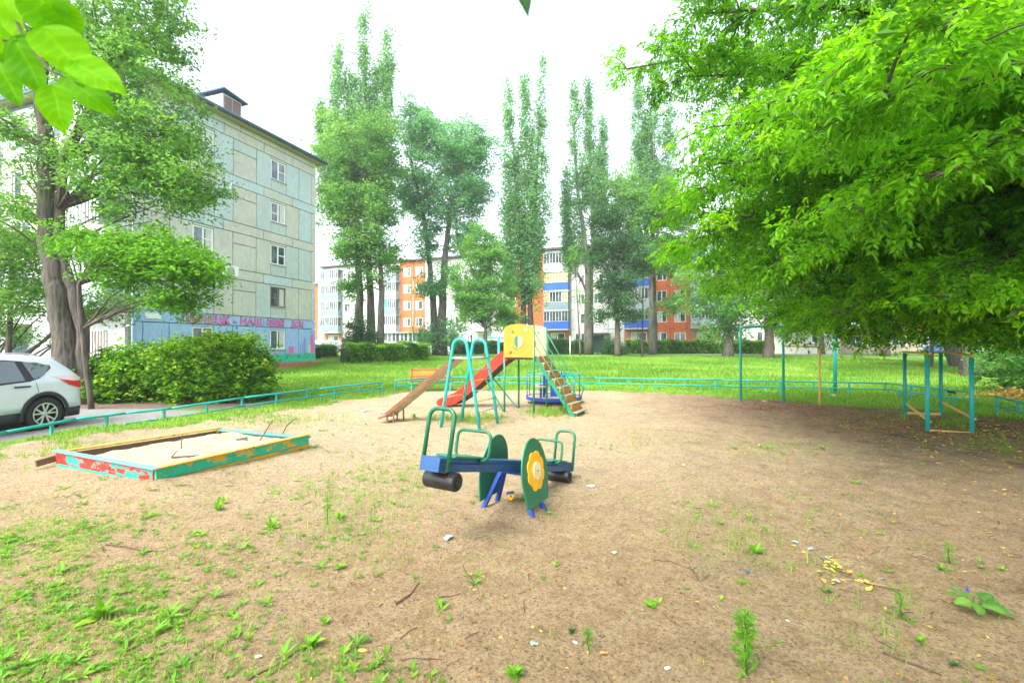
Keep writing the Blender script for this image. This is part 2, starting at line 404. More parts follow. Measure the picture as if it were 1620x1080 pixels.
em = t.nodes.new('ShaderNodeMix'); em.data_type = 'RGBA'; em.blend_type = 'MULTIPLY'; em.inputs[0].default_value = 1; t.links.new(c2, em.inputs[6]); t.links.new(pk2, em.inputs[7])
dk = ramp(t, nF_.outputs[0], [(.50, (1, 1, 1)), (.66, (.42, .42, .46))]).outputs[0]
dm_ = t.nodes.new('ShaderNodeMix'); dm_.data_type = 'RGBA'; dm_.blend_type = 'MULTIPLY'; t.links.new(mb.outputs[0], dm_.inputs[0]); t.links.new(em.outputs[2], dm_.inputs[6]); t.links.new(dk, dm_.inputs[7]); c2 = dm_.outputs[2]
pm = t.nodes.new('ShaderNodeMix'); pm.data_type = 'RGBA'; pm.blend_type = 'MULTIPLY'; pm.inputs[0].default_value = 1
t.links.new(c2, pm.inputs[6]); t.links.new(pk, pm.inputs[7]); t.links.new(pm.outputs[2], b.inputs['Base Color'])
b.inputs['Roughness'].default_value = .95; b.inputs['Specular IOR Level'].default_value = .15
a0 = t.nodes.new('ShaderNodeMath'); a0.operation = 'MULTIPLY_ADD'; t.links.new(nE.outputs[0], a0.inputs[0]); a0.inputs[1].default_value = 1.6; t.links.new(nC.outputs[0], a0.inputs[2])
ad = t.nodes.new('ShaderNodeMath'); ad.operation = 'ADD'; t.links.new(a0.outputs[0], ad.inputs[0]); t.links.new(nD.outputs[0], ad.inputs[1])
bump(t, b, ad.outputs[0], 1.0, .028)
M['sand'] = m
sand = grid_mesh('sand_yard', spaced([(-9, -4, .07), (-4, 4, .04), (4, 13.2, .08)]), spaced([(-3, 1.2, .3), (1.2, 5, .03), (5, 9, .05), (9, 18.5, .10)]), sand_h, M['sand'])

M['sand_pale'] = plain('pale_loose_sand', (.41, .325, .21), .30, 5, .95, bm=1, bd=.02)
# asphalt drive and bare soil behind the left rail
def road_sheet(name, poly, mat, lift, step=.25, edge=.25):
    P = np.array(poly); xs = np.arange(P[:, 0].min() - .5, P[:, 0].max() + .5, step); ys = np.arange(P[:, 1].min() - .5, P[:, 1].max() + .5, step)
    def hf(x, y):
        d = seg_dist(x, y, P, True); d = np.where(inside(x, y, P), d, -d)
        return T(x, y) + lift * np.clip((d + .35 * vnoise(x, y, 1.3)) / edge, -1.5, 1)
    return grid_mesh(name, xs, ys, hf, mat)
M['asphalt'] = plain('worn_asphalt', (.20, .195, .185), .22, 9, .9, bm=.6, bd=.01)
M['soil'] = plain('brown_soil', (.15, .105, .07), .35, 5, .95, bm=.8, bd=.03)
road_sheet('drive_road', [(-30, 2), (-9.0, 2), (-8.9, 8.6), (-8.3, 9.6), (-7.7, 10.6), (-7.6, 11.7), (-9.5, 12.4), (-30, 13.2)], M['asphalt'], .022)
road_sheet('soil_bed', [(-30, 13.4), (-12, 12.2), (-9, 12.3), (-6.9, 12.3), (-6.9, 13.6), (-8, 17), (-16, 21), (-30, 25)], M['soil'], .02)
road_sheet('far_road', [(-60, 60), (-10, 58), (40, 44), (40, 50), (-8, 62), (-60, 67)], M['asphalt'], .03, 1.2, 1.0)
road_sheet('dirt_path', [(-4.6, 16.0), (-3.6, 16.0), (-2.4, 17.2), (-1.8, 19.4), (-2.6, 19.8), (-4.2, 17.6)], M['soil'], .015)

# ------------------------------------------------------------------ leaves, in bulk
def unit(v): return v / np.maximum(np.linalg.norm(v, axis=1, keepdims=True), 1e-9)
def leaf_arrays(P, D, N, L, W, fold=.18):
    """folded kite-shaped leaf: 4 vertices, 2 triangles"""
    S = unit(np.cross(D, N)); L = np.broadcast_to(L, (len(P),))[:, None]; W = np.broadcast_to(W, (len(P),))[:, None]
    up = unit(np.cross(S, D))
    a = P; mid = P + D * L * .42
    l = mid + S * W * .5 + up * W * fold; r = mid - S * W * .5 + up * W * fold; tp = P + D * L - up * L * .10
    V = np.stack([a, r, tp, l], 1).reshape(-1, 3)
    k = np.arange(len(P))[:, None] * 4
    F = np.concatenate([k + [0, 1, 2], k + [0, 2, 3]], 1).reshape(-1, 3)
    return V, F
def broad_arrays(P, D, N, L, W, fold=.12):
    """rounder leaf: 7 vertices round a midrib, 6 triangles"""
    S = unit(np.cross(D, N)); L = np.broadcast_to(L, (len(P),))[:, None]; W = np.broadcast_to(W, (len(P),))[:, None]; up = unit(np.cross(S, D))
    q = lambda a, b_, c: P + D * L * a + S * W * b_ + up * W * c
    V = np.stack([q(0, 0, 0), q(.25, .42, fold), q(.62, .40, fold), q(1, 0, -.15), q(.62, -.40, fold), q(.25, -.42, fold), q(.5, 0, 0)], 1).reshape(-1, 3)
    k = np.arange(len(P))[:, None] * 7
    F = np.concatenate([k + [6, i, (i + 1) % 6] for i in range(6)], 1).reshape(-1, 3)
    return V, F
def rdir(n, rng, zlo=-1, zhi=1):
    a = rng.random(n) * 2 * np.pi; z = rng.uniform(zlo, zhi, n); r = np.sqrt(np.maximum(1 - z * z, 0))
    return np.stack([r * np.cos(a), r * np.sin(a), z], 1)
def make_leaves(name, C, tint, mat, size, rng, parent=None, droop=.25, ratio=.55, upn=.8, broad=False, kind=None, jit=.22):
    n = len(C); D = rdir(n, rng, -.6, .45); D[:, 2] -= droop; D = unit(D)
    N = unit(rng.normal(0, 1 - upn * .6, (n, 3)) + np.array([0, 0, upn]))
    L = size * rng.uniform(.65, 1.25, n)
    V, F = (broad_arrays if broad else leaf_arrays)(C, D, N, L, L * ratio)
    per = 7 if broad else 4
    tv = np.clip(tint + rng.normal(0, jit, n), 0, 1)
    return np_mesh(name, V, F, mat, parent, np.repeat(tv, per), kind=kind)
def clump_points(blobs, n, rng, csize, per, flat=.55, shell=.45):
    """leaf positions gathered in clumps inside ellipsoids (cx,cy,cz,rx,ry,rz,weight); returns points, tint, clump centres"""
    wt = np.array([q[6] for q in blobs], float); wt /= wt.sum()
    nc = max(1, n // per); cid = rng.choice(len(blobs), nc, p=wt); B = np.array([q[:6] for q in blobs])[cid]
    d = rdir(nc, rng); r = rng.random(nc) ** shell
    r *= 1 + .16 * np.sin(d[:, 0] * 5 + d[:, 2] * 4 + cid) + rng.normal(0, .06, nc)
    CC = B[:, :3] + d * B[:, 3:6] * r[:, None]
    ct = np.clip(.45 + rng.normal(0, .24, nc), 0, 1)
    k = np.repeat(np.arange(nc), per); cs = (csize * rng.uniform(.6, 1.35, nc))[k, None]
    off = rng.normal(0, .5, (len(k), 3)) * cs; off[:, 2] *= flat
    off[:, 2] -= .25 * np.hypot(off[:, 0], off[:, 1])
    return CC[k] + off, ct[k], CC
def limb(mb, a, b_, r0, r1, rng, sag=0.0, n=7, seg=6, wob=.06):
    a = np.array(a, float); b_ = np.array(b_, float); L = np.linalg.norm(b_ - a); pts = []
    ph = rng.random(2) * 6
    for i in range(seg + 1):
        t_ = i / seg; p = a + (b_ - a) * t_
        p[2] += sag * L * math.sin(math.pi * t_)
        p[0] += wob * L * math.sin(t_ * 5 + ph[0]) * t_ * (1 - t_) * 2; p[1] += wob * L * math.sin(t_ * 6 + ph[1]) * t_ * (1 - t_) * 2
        pts.append(p)
    mb.tube(pts, [r0 + (r1 - r0) * (i / seg) for i in range(seg + 1)], n)
    return pts
def tree(name, label, base, trunks, blobs, nleaf, size, mat, bark, seed, csize=.7, per=40, nbr=26, droop=.25, ratio=.55, cat='tree', group=None, flat=.55, shell=.45, brr=.035):
    """trunks: list of polylines [(x,y,z,r)...]; crown leaves in blobs; limbs reach from the trunks to some of the clumps"""
    rng = np.random.default_rng(seed)
    root = thing(name, label, cat, base, group)
    for tr in trunks:
        mb = MB(); P = [Vector(q[:3]) for q in tr]; R = [q[3] for q in tr]
        pts = []; rr = []
        for i in range(len(P) - 1):
            for s_ in range(4):
                f = s_ / 4; pts.append(P[i].lerp(P[i + 1], f)); rr.append(R[i] + (R[i + 1] - R[i]) * f)
        pts.append(P[-1]); rr.append(R[-1])
        for i in range(1, len(pts) - 1):
            pts[i] = pts[i] + Vector((rng.normal(0, .12), rng.normal(0, .12), 0)) * rr[i]
        mb.tube(pts, rr, 12)
        mb.build('trunk', bark, root)
    C, tn, CC = clump_points(blobs, nleaf, rng, csize, per, flat, shell)
    if nbr:
        mb = MB(); allp = np.array([q for tr in trunks for q in tr])
        sel = rng.choice(len(CC), min(nbr, len(CC)), replace=False)
        for i in sel:
            c = CC[i]
            cand = [q for q in allp[1:] if q[2] < c[2] - .1] or [allp[1]]
            q = min(cand, key=lambda q: np.linalg.norm(q[:3] - c) + .8 * abs(c[2] - q[2] - 1))
            limb(mb, q[:3], c, min(q[3] * .55, brr * 2.2), brr * .3, rng, sag=.08, n=5)
        mb.build('branches', bark, root)
    make_leaves('crown', C, tn, mat, size, rng, root, droop, ratio)
    return root
def px(x, z): return (x - 810) / 740 * z
def py(y, z): return CAMH - (y - 546) / 740 * z

# ------------------------------------------------------------------ the near panel block on the left
M['joint'] = plain('blue_grey_joint_mortar', (.20, .25, .32), .15, 4, .85)
def concrete(name, c1, c2):
    m, t, b = newmat(name)
    n = noise(t, .8, 7, .7, stretch=(1, 1, .6)); n2 = noise(t, 9, 6, .75, stretch=(1, 1, .35)); n3 = noise(t, 60, 2, .6)
    r = ramp(t, n.outputs[0], [(.3, c1), (.7, c2)]); r2 = ramp(t, n2.outputs[0], [(.3, (.80, .80, .80)), (.65, (1.08, 1.08, 1.08))])
    g = t.nodes.new('ShaderNodeMix'); g.data_type = 'RGBA'; g.blend_type = 'MULTIPLY'; g.inputs[0].default_value = 1
    t.links.new(r.outputs[0], g.inputs[6]); t.links.new(r2.outputs[0], g.inputs[7]); t.links.new(g.outputs[2], b.inputs['Base Color'])
    b.inputs['Roughness'].default_value = .85; bump(t, b, n3.outputs[0], .4, .008); return m
M['cbeige'] = concrete('beige_concrete_panel', (.49, .49, .43), (.59, .58, .52))
M['cgrey'] = concrete('grey_concrete_panel', (.44, .50, .50), (.53, .57, .56))
M['caqua'] = concrete('pale_aqua_concrete_panel', (.43, .53, .55), (.52, .60, .61))
M['cmural'] = concrete('light_blue_painted_panel', (.30, .47, .74), (.36, .53, .80))
M['mural_green'] = plain('mural_green_paint', (.03, .48, .28), .3, 5, .8)
M['mural_dgreen'] = plain('mural_dark_green_paint', (.02, .22, .10), .3, 5, .8)
M['mural_pink'] = plain('mural_pink_paint', (.72, .16, .42), .12, 5, .8)
M['mural_outline'] = plain('mural_dark_outline', (.18, .05, .18), .12, 5, .8)
M['mural_violet'] = plain('mural_violet_paint', (.42, .32, .70), .12, 5, .8)
M['mural_yellow'] = plain('mural_yellow_paint', (.80, .62, .22), .12, 5, .8)
M['mural_blue'] = plain('mural_blue_paint', (.12, .28, .62), .12, 5, .8)
M['wframe'] = plain('white_window_frame', (.80, .82, .82), .05, 8, .45, bm=0)
M['dframe'] = plain('brown_window_frame', (.20, .13, .08), .15, 8, .6)
M['sill'] = plain('grey_tin_sill', (.36, .37, .36), .12, 6, .5, metallic=.3)
M['slate'] = plain('blue_grey_tin_roof', (.05, .10, .16), .2, 5, .5)
M['soffit'] = plain('ochre_soffit', (.42, .35, .22), .12, 5, .8)
M['wbrick'] = plain('whitewashed_brick', (.50, .52, .50), .15, 5, .85)
M['dorred'] = plain('brown_grey_board', (.19, .13, .115), .25, 7, .7)
M['plinth'] = plain('terracotta_plinth', (.50, .19, .10), .25, 4, .85, bm=.4)
m, t, b = newmat('window_glass')
n = noise(t, .9, 3, .5); r = ramp(t, n.outputs[0], [(.3, (.02, .03, .04)), (.5, (.05, .075, .09)), (.68, (.16, .20, .22))])
t.links.new(r.outputs[0], b.inputs['Base Color']); b.inputs['Roughness'].default_value = .06; b.inputs['Specular IOR Level'].default_value = .9
M['glass'] = m
M['curtain'] = plain('pale_curtain', (.55, .55, .52), .15, 6, .9)

class Wall:
    """a vertical facade: o is its foot at t=0, e runs along it, n points out of it"""
    def __init__(s, o, e, n): s.o = Vector(o); s.e = Vector(e).normalized(); s.n = Vector(n).normalized(); s.z = Vector((0, 0, 1))
    def P(s, t_, h, out=0): return s.o + s.e * t_ + s.z * h + s.n * out
    def slab(s, mb, t0, t1, h0, h1, o0, o1): return mb.frame(s.o, s.e, s.n, s.z, t0, t1, o0, o1, h0, h1)
def window(W, t0, t1, h0, h1, parent, mframe, split=.5, rail=None, sill=True, depth=.10, fr=.075, curtain=None, glass=None):
    """frame (outer frame + mullions) with panes and a sill as its children; the opening is a recess of the panels round it"""
    mb = MB(); o0, o1 = -depth, -depth + .05
    W.slab(mb, t0, t0 + fr, h0, h1, o0, o1); W.slab(mb, t1 - fr, t1, h0, h1, o0, o1)
    W.slab(mb, t0 + fr, t1 - fr, h0, h0 + fr, o0, o1); W.slab(mb, t0 + fr, t1 - fr, h1 - fr, h1, o0, o1)
    ms = t0 + (t1 - t0) * split
    W.slab(mb, ms - fr * .6, ms + fr * .6, h0 + fr, h1 - fr, o0, o1)
    if rail:
        a, b_ = (ms + fr * .6, t1 - fr) if rail > 0 else (t0 + fr, ms - fr * .6)
        hr = h0 + (h1 - h0) * abs(rail); W.slab(mb, a, b_, hr - fr * .35, hr + fr * .35, o0, o1)
    f = mb.build('window', mframe, parent)
    for a, b_ in ((t0 + fr, ms - fr * .6), (ms + fr * .6, t1 - fr)):
        g = MB(); W.slab(g, a, b_, h0 + fr, h1 - fr, o0 + .015, o0 + .022); g.build('pane', glass or M['glass'], f)
    if curtain is not None:
        g = MB(); W.slab(g, t0 + fr, t0 + fr + (t1 - t0 - 2 * fr) * curtain, h0 + fr, h1 - fr, o0 + .0225, o0 + .024); g.build('curtain', M['curtain'], f)
    if sill:
        g = MB(); W.slab(g, t0 - .04, t1 + .04, h0 - .04, h0 - .003, -depth + .05, .07); g.build('sill', M['sill'], f)
    return f

near = thing('apartment_building', 'pale five storey concrete panel block with painted mural beside the bush', 'building', (-13.4, 31.9, 0))
A_ = Vector((-13.4, 31.9, 0)); eG = Vector((-.326, -.946, 0)).normalized(); nG = Vector((.946, -.326, 0)).normalized()
GW = 11.45; LW = 48.0
WG = Wall(A_, eG, nG)
B_ = A_ + eG * GW
WL = Wall(B_, -nG, eG)
PG = .6
# core walls sit 12 cm behind the panel faces
mb = MB(); mb.frame(A_, eG, -nG, (0, 0, 1), .14, GW - .14, .14, LW, .02, 14.0); mb.build('wall', M['joint'], near)
mb = MB(); WG.slab(mb, -.04, GW + .04, .10, PG - .12, -.2, .05); WG.slab(mb, -.08, GW + .08, PG - .12, PG - .0, -.2, .10); mb.build('plinth', M['plinth'], near)
mb = MB(); WL.slab(mb, .1, LW, .0, PG, -.2, .03); mb.build('plinth', M['cgrey'], near)
rb = random.Random(11)
def panel(W, t0, t1, h0, h1, mat, par, g=.022, th=.12):
    mb = MB(); W.slab(mb, t0 + g, t1 - g, h0 + g, h1 - g, -th, rb.uniform(-.006, .006)); mb.build('panel', mat, par)
cols = [0, .43, 1.54, 2.60, 3.78, 4.83, 6.36, 7.48, 8.65, 9.80, 11.0, 11.45]
J = [.73, 3.33, 5.93, 8.53, 11.13]; BND = .56
band_t = [0, 2.07, 4.3, 6.93, 9.4, 11.45]
for fl in range(5):
    h0 = PG if fl == 0 else J[fl]; h1 = J[fl] + 2.6 - BND if fl else 2.77
    for i in range(len(cols) - 1):
        t0, t1 = cols[i], cols[i + 1]
        pick = lambda: M['cmural'] if fl == 0 else (M['caqua'] if rb.random() < .12 + (.30 if i in (4, 1) else 0) else rb.choice([M['cbeige'], M['cbeige'], M['cgrey']]))
        if i in (3, 7):
            wb = J[fl] + .70; wt = J[fl] + 1.90
            panel(WG, t0, t1, h0, wb, M['cmural'] if fl == 0 else M['cgrey'], near)
            panel(WG, t0, t1, wt, h1, M['cmural'] if fl == 0 else M['cbeige'], near, th=.12)
            if i == 7 and fl == 1:
                rows = 9
                for r_ in range(rows):
                    for c_ in range(5):
                        if r_ > 0:
                            a = t0 + .03 + (t1 - t0 - .06) * (c_ + (.5 if r_ % 2 else 0) - .25) / 5; b2 = a + (t1 - t0 - .06) / 5 - .012
                            a = max(a, t0 + .03); b2 = min(b2, t1 - .03)
                            if b2 - a < .04: continue
                            q = MB(); WG.slab(q, a, b2, wb + (wt - wb) * r_ / rows, wb + (wt - wb) * (r_ + 1) / rows - .012, -.12, rb.uniform(-.03, -.02)); q.build('brick', M['wbrick'], near)
            else:
                window(WG, t0 + .02, t1 - .02, wb, wt, near, M['dframe'] if (fl == 1 and i == 3) else M['wframe'], .5, rail=(-.5 if fl in (2, 4) else .45 if fl in (1, 3) else None), curtain=rb.choice([None, None, .35]))
        elif i == 5 and fl > 0:
            panel(WG, t0, t1, h0, h1 - .62, pick(), near); panel(WG, t0, t1, h1 - .62, h1, pick(), near)
        else: panel(WG, t0, t1, h0, h1, pick(), near)
    bh0 = h1; bh1 = h1 + BND
    for k in range(5):
        panel(WG, band_t[k], band_t[k + 1], bh0, bh1, M['cmural'] if fl == 0 else M['cbeige'] if rb.random() < .75 else M['caqua'], near)
for k in range(4): panel(WG, [0, 3.1, 5.9, 8.8][k], [3.1, 5.9, 8.8, 11.45][k], 13.73, 14.06, M['cbeige'], near)
# mural: grass strip, towers, letters
mb = MB()
xs_ = [0.02 + i * .12 for i in range(int(7.9 / .12))]
poly = [(0.02, .62)] + [(x, 1.12 + rb.uniform(-.05, .1)) for x in xs_] + [(7.9, .62)]
mb.prism(poly, WG.P(0, 0, .012), WG.e, WG.z, WG.n, .004); mb.build('mural_grass', M['mural_green'], near)
mb = MB()
for i in range(46):
    x = rb.uniform(.1, 7.6); h = rb.uniform(.15, .38); y = rb.uniform(.75, .95); l = rb.uniform(-.12, .12)
    mb.prism([(x, y), (x + .05, y), (x + l, y + h)], WG.P(0, 0, .018), WG.e, WG.z, WG.n, .003)
mb.build('mural_grass_blades', M['mural_dgreen'], near)
def tower(t0, t1, h0, h1, mat, spire=0):
    mb = MB(); c = (t0 + t1) / 2; poly = [(t0, h0), (t1, h0), (t1, h1), (c + .02, h1 + spire), (c - .02, h1 + spire), (t0, h1)] if spire else [(t0, h0), (t1, h0), (t1, h1), (t0, h1)]
    mb.prism(poly, WG.P(0, 0, .012), WG.e, WG.z, WG.n, .004); mb.build('mural_tower', mat, near)
tower(.50, .66, 1.15, 1.72, M['mural_yellow']); tower(.18, .42, 1.15, 2.05, M['mural_pink'], .5); tower(.04, .14, 1.15, 1.7, M['mural_violet'], .3)
tower(.95, 1.03, 1.15, 2.15, M['mural_blue']); tower(1.12, 1.18, 1.15, 1.95, M['mural_blue']); tower(1.28, 1.42, 1.15, 1.75, M['mural_violet']); tower(1.95, 2.35, 1.15, 1.62, M['mural_pink']); tower(3.3, 3.42, 1.0, 1.25, M['mural_pink'])
def letters(txt, tA, tB, h0, size):
    """painted letters as flat raised print, a dark outline under a pink face; laid from tA (left, larger t) to tB"""
    for mat, off, out in ((M['mural_outline'], .038, .010), (M['mural_pink'], .016, .014)):
        cu = bpy.data.curves.new('lettering', 'FONT'); cu.body = txt; cu.size = size; cu.extrude = .0015; cu.offset = off; cu.space_character = 1.12
        o = bpy.data.objects.new('lettering', cu); COL.objects.link(o)
        dg = bpy.context.evaluated_depsgraph_get(); me = bpy.data.meshes.new_from_object(o.evaluated_get(dg)); bpy.data.objects.remove(o)
        xs = [v.co.x for v in me.vertices]; x0, x1 = min(xs) + off, max(xs) - off; k = (tA - tB) / (x1 - x0)
        for v in me.vertices:
            x, y, z = v.co; wob = .03 * math.sin(x * 9)
            v.co = WG.P(tA - (x - x0) * k, h0 + y * 1.0 + wob, out + z) - ORG[near.name]
        me.materials.clear(); me.materials.append(mat)
        q = bpy.data.objects.new('lettering', me); COL.objects.link(q); q.parent = near; ORG[q.name] = ORG[near.name]
letters('\u041b\u0418\u041f\u0415\u0426\u041a - \u041d\u0410\u0428', 9.25, 4.45, 2.85, .52)
letters('\u041e\u0411\u0429\u0418\u0419', 4.05, 2.75, 2.87, .50)
letters('\u0414\u041e\u041c', 2.15, 1.15, 2.87, .48)
mb = MB(); WG.slab(mb, 10.2, 10.9, 2.93, 3.18, .006, .03); mb.build('address_plate', M['wframe'], near)
# hipped roof with eaves, gutter, dormer
rf = MB(); o = .45
c4 = [WG.P(-o, 14.10, o), WG.P(GW + o, 14.10, o), WG.P(GW + o, 14.10, -LW - o), WG.P(-o, 14.10, -LW - o)]
c5 = [p + Vector((0, 0, .22)) for p in c4]; r1 = WG.P(GW / 2, 16.3, -6.0); r2 = WG.P(GW / 2, 16.3, -LW + 5)
rf.add(c4 + c5 + [r1, r2], [(3, 2, 1, 0), (0, 1, 5, 4), (1, 2, 6, 5), (2, 3, 7, 6), (3, 0, 4, 7), (4, 5, 8), (5, 6, 9, 8), (6, 7, 9), (7, 4, 8, 9)])
rf.build('roof', M['slate'], near)
mb = MB(); WG.slab(mb, -.4, GW + .4, 14.06, 14.095, -.3, .40); WL.slab(mb, -.4, LW, 14.06, 14.095, -.3, .395); mb.build('soffit', M['soffit'], near)
mb = MB(); mb.tube([WG.P(-.5, 14.20, o + .03), WG.P(GW + .5, 14.20, o + .03)], .11, 8); mb.build('gutter', M['slate'], near)
mb = MB(); mb.tube([WG.P(-.5, 14.1, o), WG.P(-.45, 13.75, .45), WG.P(-.14, 13.3, .10), WG.P(-.14, 12.2, .10)], .05, 8); mb.build('downpipe', M['galv'], near)
mb = MB(); mb.tube([WG.P(GW + .45, 14.1, .1), WG.P(GW + .16, 13.2, .05), WG.P(GW + .16, .5, .05)], .085, 10)
for h in (2.5, 5.5, 8.5, 11.5): mb.tube([WG.P(GW + .16, h, .05), WG.P(GW + .16, h + .08, .05)], .10, 10)
mb.build('downpipe', M['galv'], near)
dm = MB(); WG.slab(dm, 5.0, 6.2, 14.2, 15.95, -3.2, -1.0); dormer = dm.build('dormer', M['wbrick'], near)
mb = MB(); mb.add([WG.P(4.75, 15.92, -.75), WG.P(6.35, 16.12, -.75), WG.P(6.35, 16.12, -3.4), WG.P(4.75, 15.92, -3.4), WG.P(4.75, 16.0, -.75), WG.P(6.35, 16.2, -.75), WG.P(6.35, 16.2, -3.4), WG.P(4.75, 16.0, -3.4)], [(3, 2, 1, 0), (4, 5, 6, 7), (0, 1, 5, 4), (1, 2, 6, 5), (2, 3, 7, 6), (3, 0, 4, 7)]); mb.build('dormer_roof', M['slate'], dormer)
for a, b2 in ((5.08, 5.58), (5.64, 6.12)):
    mb = MB(); WG.slab(mb, a, b2, 14.6, 15.85, -.998, -.97); mb.build('shutter', M['dorred'], dormer)
# air conditioner on the gable and a hanging cable
mb = MB(); WG.slab(mb, 6.35, 7.15, 5.45, 6.0, .12, .42); ac = mb.build('air_conditioner', M['wframe'], near)
mb = MB(); mb.lathe([(.0, 0), (.21, 0), (.21, .01), (.19, .015), (.02, .015)], WG.P(6.8, 5.73, .42), WG.n, 20); mb.build('fan_grille', M['sill'], ac)
mb = MB(); mb.tube([WG.P(6.5, 10.6, .03), WG.P(6.6, 10.1, .03), WG.P(6.9, 9.75, .03), WG.P(7.4, 9.6, .03), WG.P(8.2, 9.5, .03)], .035, 6); mb.build('cable', M['wframe'], near)
# the long side with balconies, seen through the tree
rb2 = random.Random(5)
M['balc'] = plain('pale_blue_balcony_sheet', (.40, .48, .50), .15, 3, .6); M['balc2'] = plain('white_balcony_sheet', (.62, .63, .61), .1, 3, .6); M['lattice'] = plain('rusty_lattice', (.20, .12, .08), .2, 8, .8)
for fl in range(5):
    hb = J[fl] if fl else PG
    for k in range(6):
        s0 = .45 + k * 3.2
        if s0 > 20: break
        kind_ = k % 3
        if kind_ == 0:
            panel(WL, s0, s0 + 3.2, hb, J[fl] + 2.6, M['cgrey'], near)
            if fl > 0:
                q = MB(); WL.slab(q, s0 + .1, s0 + 3.0, J[fl] - .06, J[fl] + .06, .02, .95); bal = q.build('balcony_slab', M['cgrey'], near)
                q = MB(); pl = [(s0 + .15, .02), (s0 + .15, .75), (s0 + .4, .93), (s0 + 2.7, .93), (s0 + 2.95, .75), (s0 + 2.95, .02)]
                for a, b2 in zip(pl[:-1], pl[1:]):
                    A2, B2 = WL.P(a[0], J[fl] + .56, a[1]), WL.P(b2[0], J[fl] + .56, b2[1]); q.bar(A2, B2, .03, .98)
                q.build('balcony_rail', M['balc'] if fl % 2 else M['balc2'], bal)
                if fl in (2, 4, 3):
                    for j in range(5): window(Wall(WL.P(s0 + .3, 0, .90), WL.e, WL.n), j * .5, j * .5 + .48, J[fl] + 1.08, J[fl] + 2.4, bal, M['wframe'], depth=.02, sill=False)
            else:
                for j in range(14):
                    q = MB(); q.bar(WL.P(s0 + .2 + j * .2, .5, .6), WL.P(s0 + .2 + j * .2, 2.3, .6), .03, .03); q.build('lattice_bar', M['lattice'], near)
        else:
            w0, w1 = s0 + .9, s0 + 2.3; wb = J[fl] + .75; wt = J[fl] + 2.1; mt = M['cbeige'] if rb2.random() < .5 else M['cgrey']
            panel(WL, s0, w0, hb, J[fl] + 2.6, mt, near); panel(WL, w1, s0 + 3.2, hb, J[fl] + 2.6, mt, near)
            if fl == 0 and kind_ == 2:
                panel(WL, w0, w1, 2.6, J[fl] + 2.6, mt, near)
                q = MB(); WL.slab(q, w0, w1, .1, 2.58, -.1, -.04); q.build('door', M['slate'], near)
                q = MB(); WL.slab(q, w0 - .4, w1 + .4, 2.62, 2.74, .01, 1.4); q.build('door_canopy', M['dorred'], near)
            else:
                panel(WL, w0, w1, hb, wb, mt, near); panel(WL, w0, w1, wt, J[fl] + 2.6, mt, near)
                window(WL, w0 + .02, w1 - .02, wb, wt, near, M['wframe'], .5, curtain=rb2.choice([None, .5]))

# ------------------------------------------------------------------ the long block at the far side of the lawn
M['fwhite'] = concrete('white_painted_panel', (.52, .54, .52), (.66, .67, .64))
M['forange'] = concrete('orange_painted_panel', (.62, .135, .04), (.74, .18, .055))
M['fbrick'] = concrete('pinkish_brick', (.42, .17, .11), (.52, .22, .15))
M['bal_grey'] = plain('grey_blue_balcony_sheet', (.20, .27, .31), .15, 2, .6)
M['bal_lgrey'] = plain('light_grey_balcony_sheet', (.38, .44, .47), .12, 2, .6)
M['bal_blue'] = plain('bright_blue_balcony_sheet', (.03, .12, .62), .1, 2, .5)
M['bal_wood'] = plain('yellow_board_glazing', (.62, .42, .20), .15, 3, .7)
M['flatroof'] = plain('dark_roof_edge', (.09, .07, .08), .2, 2, .8)
M['turq'] = plain('turquoise_shutter', (.03, .42, .38), .1, 3, .6)
FZ = .68
F0 = Vector((-32.2, 80.0, FZ)); eF = Vector((.928, -.373, 0)).normalized(); nF = Vector((-.373, -.928, 0)).normalized()
WF = Wall(F0, eF, nF)
far = thing('apartment_building', 'long white and orange five storey block with blue balconies across the lawn', 'building', F0)
def fs(p):
    k = (p - 810) / 740; y = 67.1 / (1 + .402 * k); return (k * y + 32.2) / .928
LF = fs(1330)
mb = MB(); mb.frame(F0, eF, -nF, (0, 0, 1), 0.05, LF, .10, 12, 0, 13.9); mb.build('wall', M['joint'], far)
mb = MB(); mb.frame(F0, eF, -nF, (0, 0, 1), -.5, LF + .3, -.5, 12.3, 14.2, 14.45); mb.build('roof', M['flatroof'], far)
fh = [0.5, 3.15, 5.8, 8.45, 11.1]; FHT = 2.65
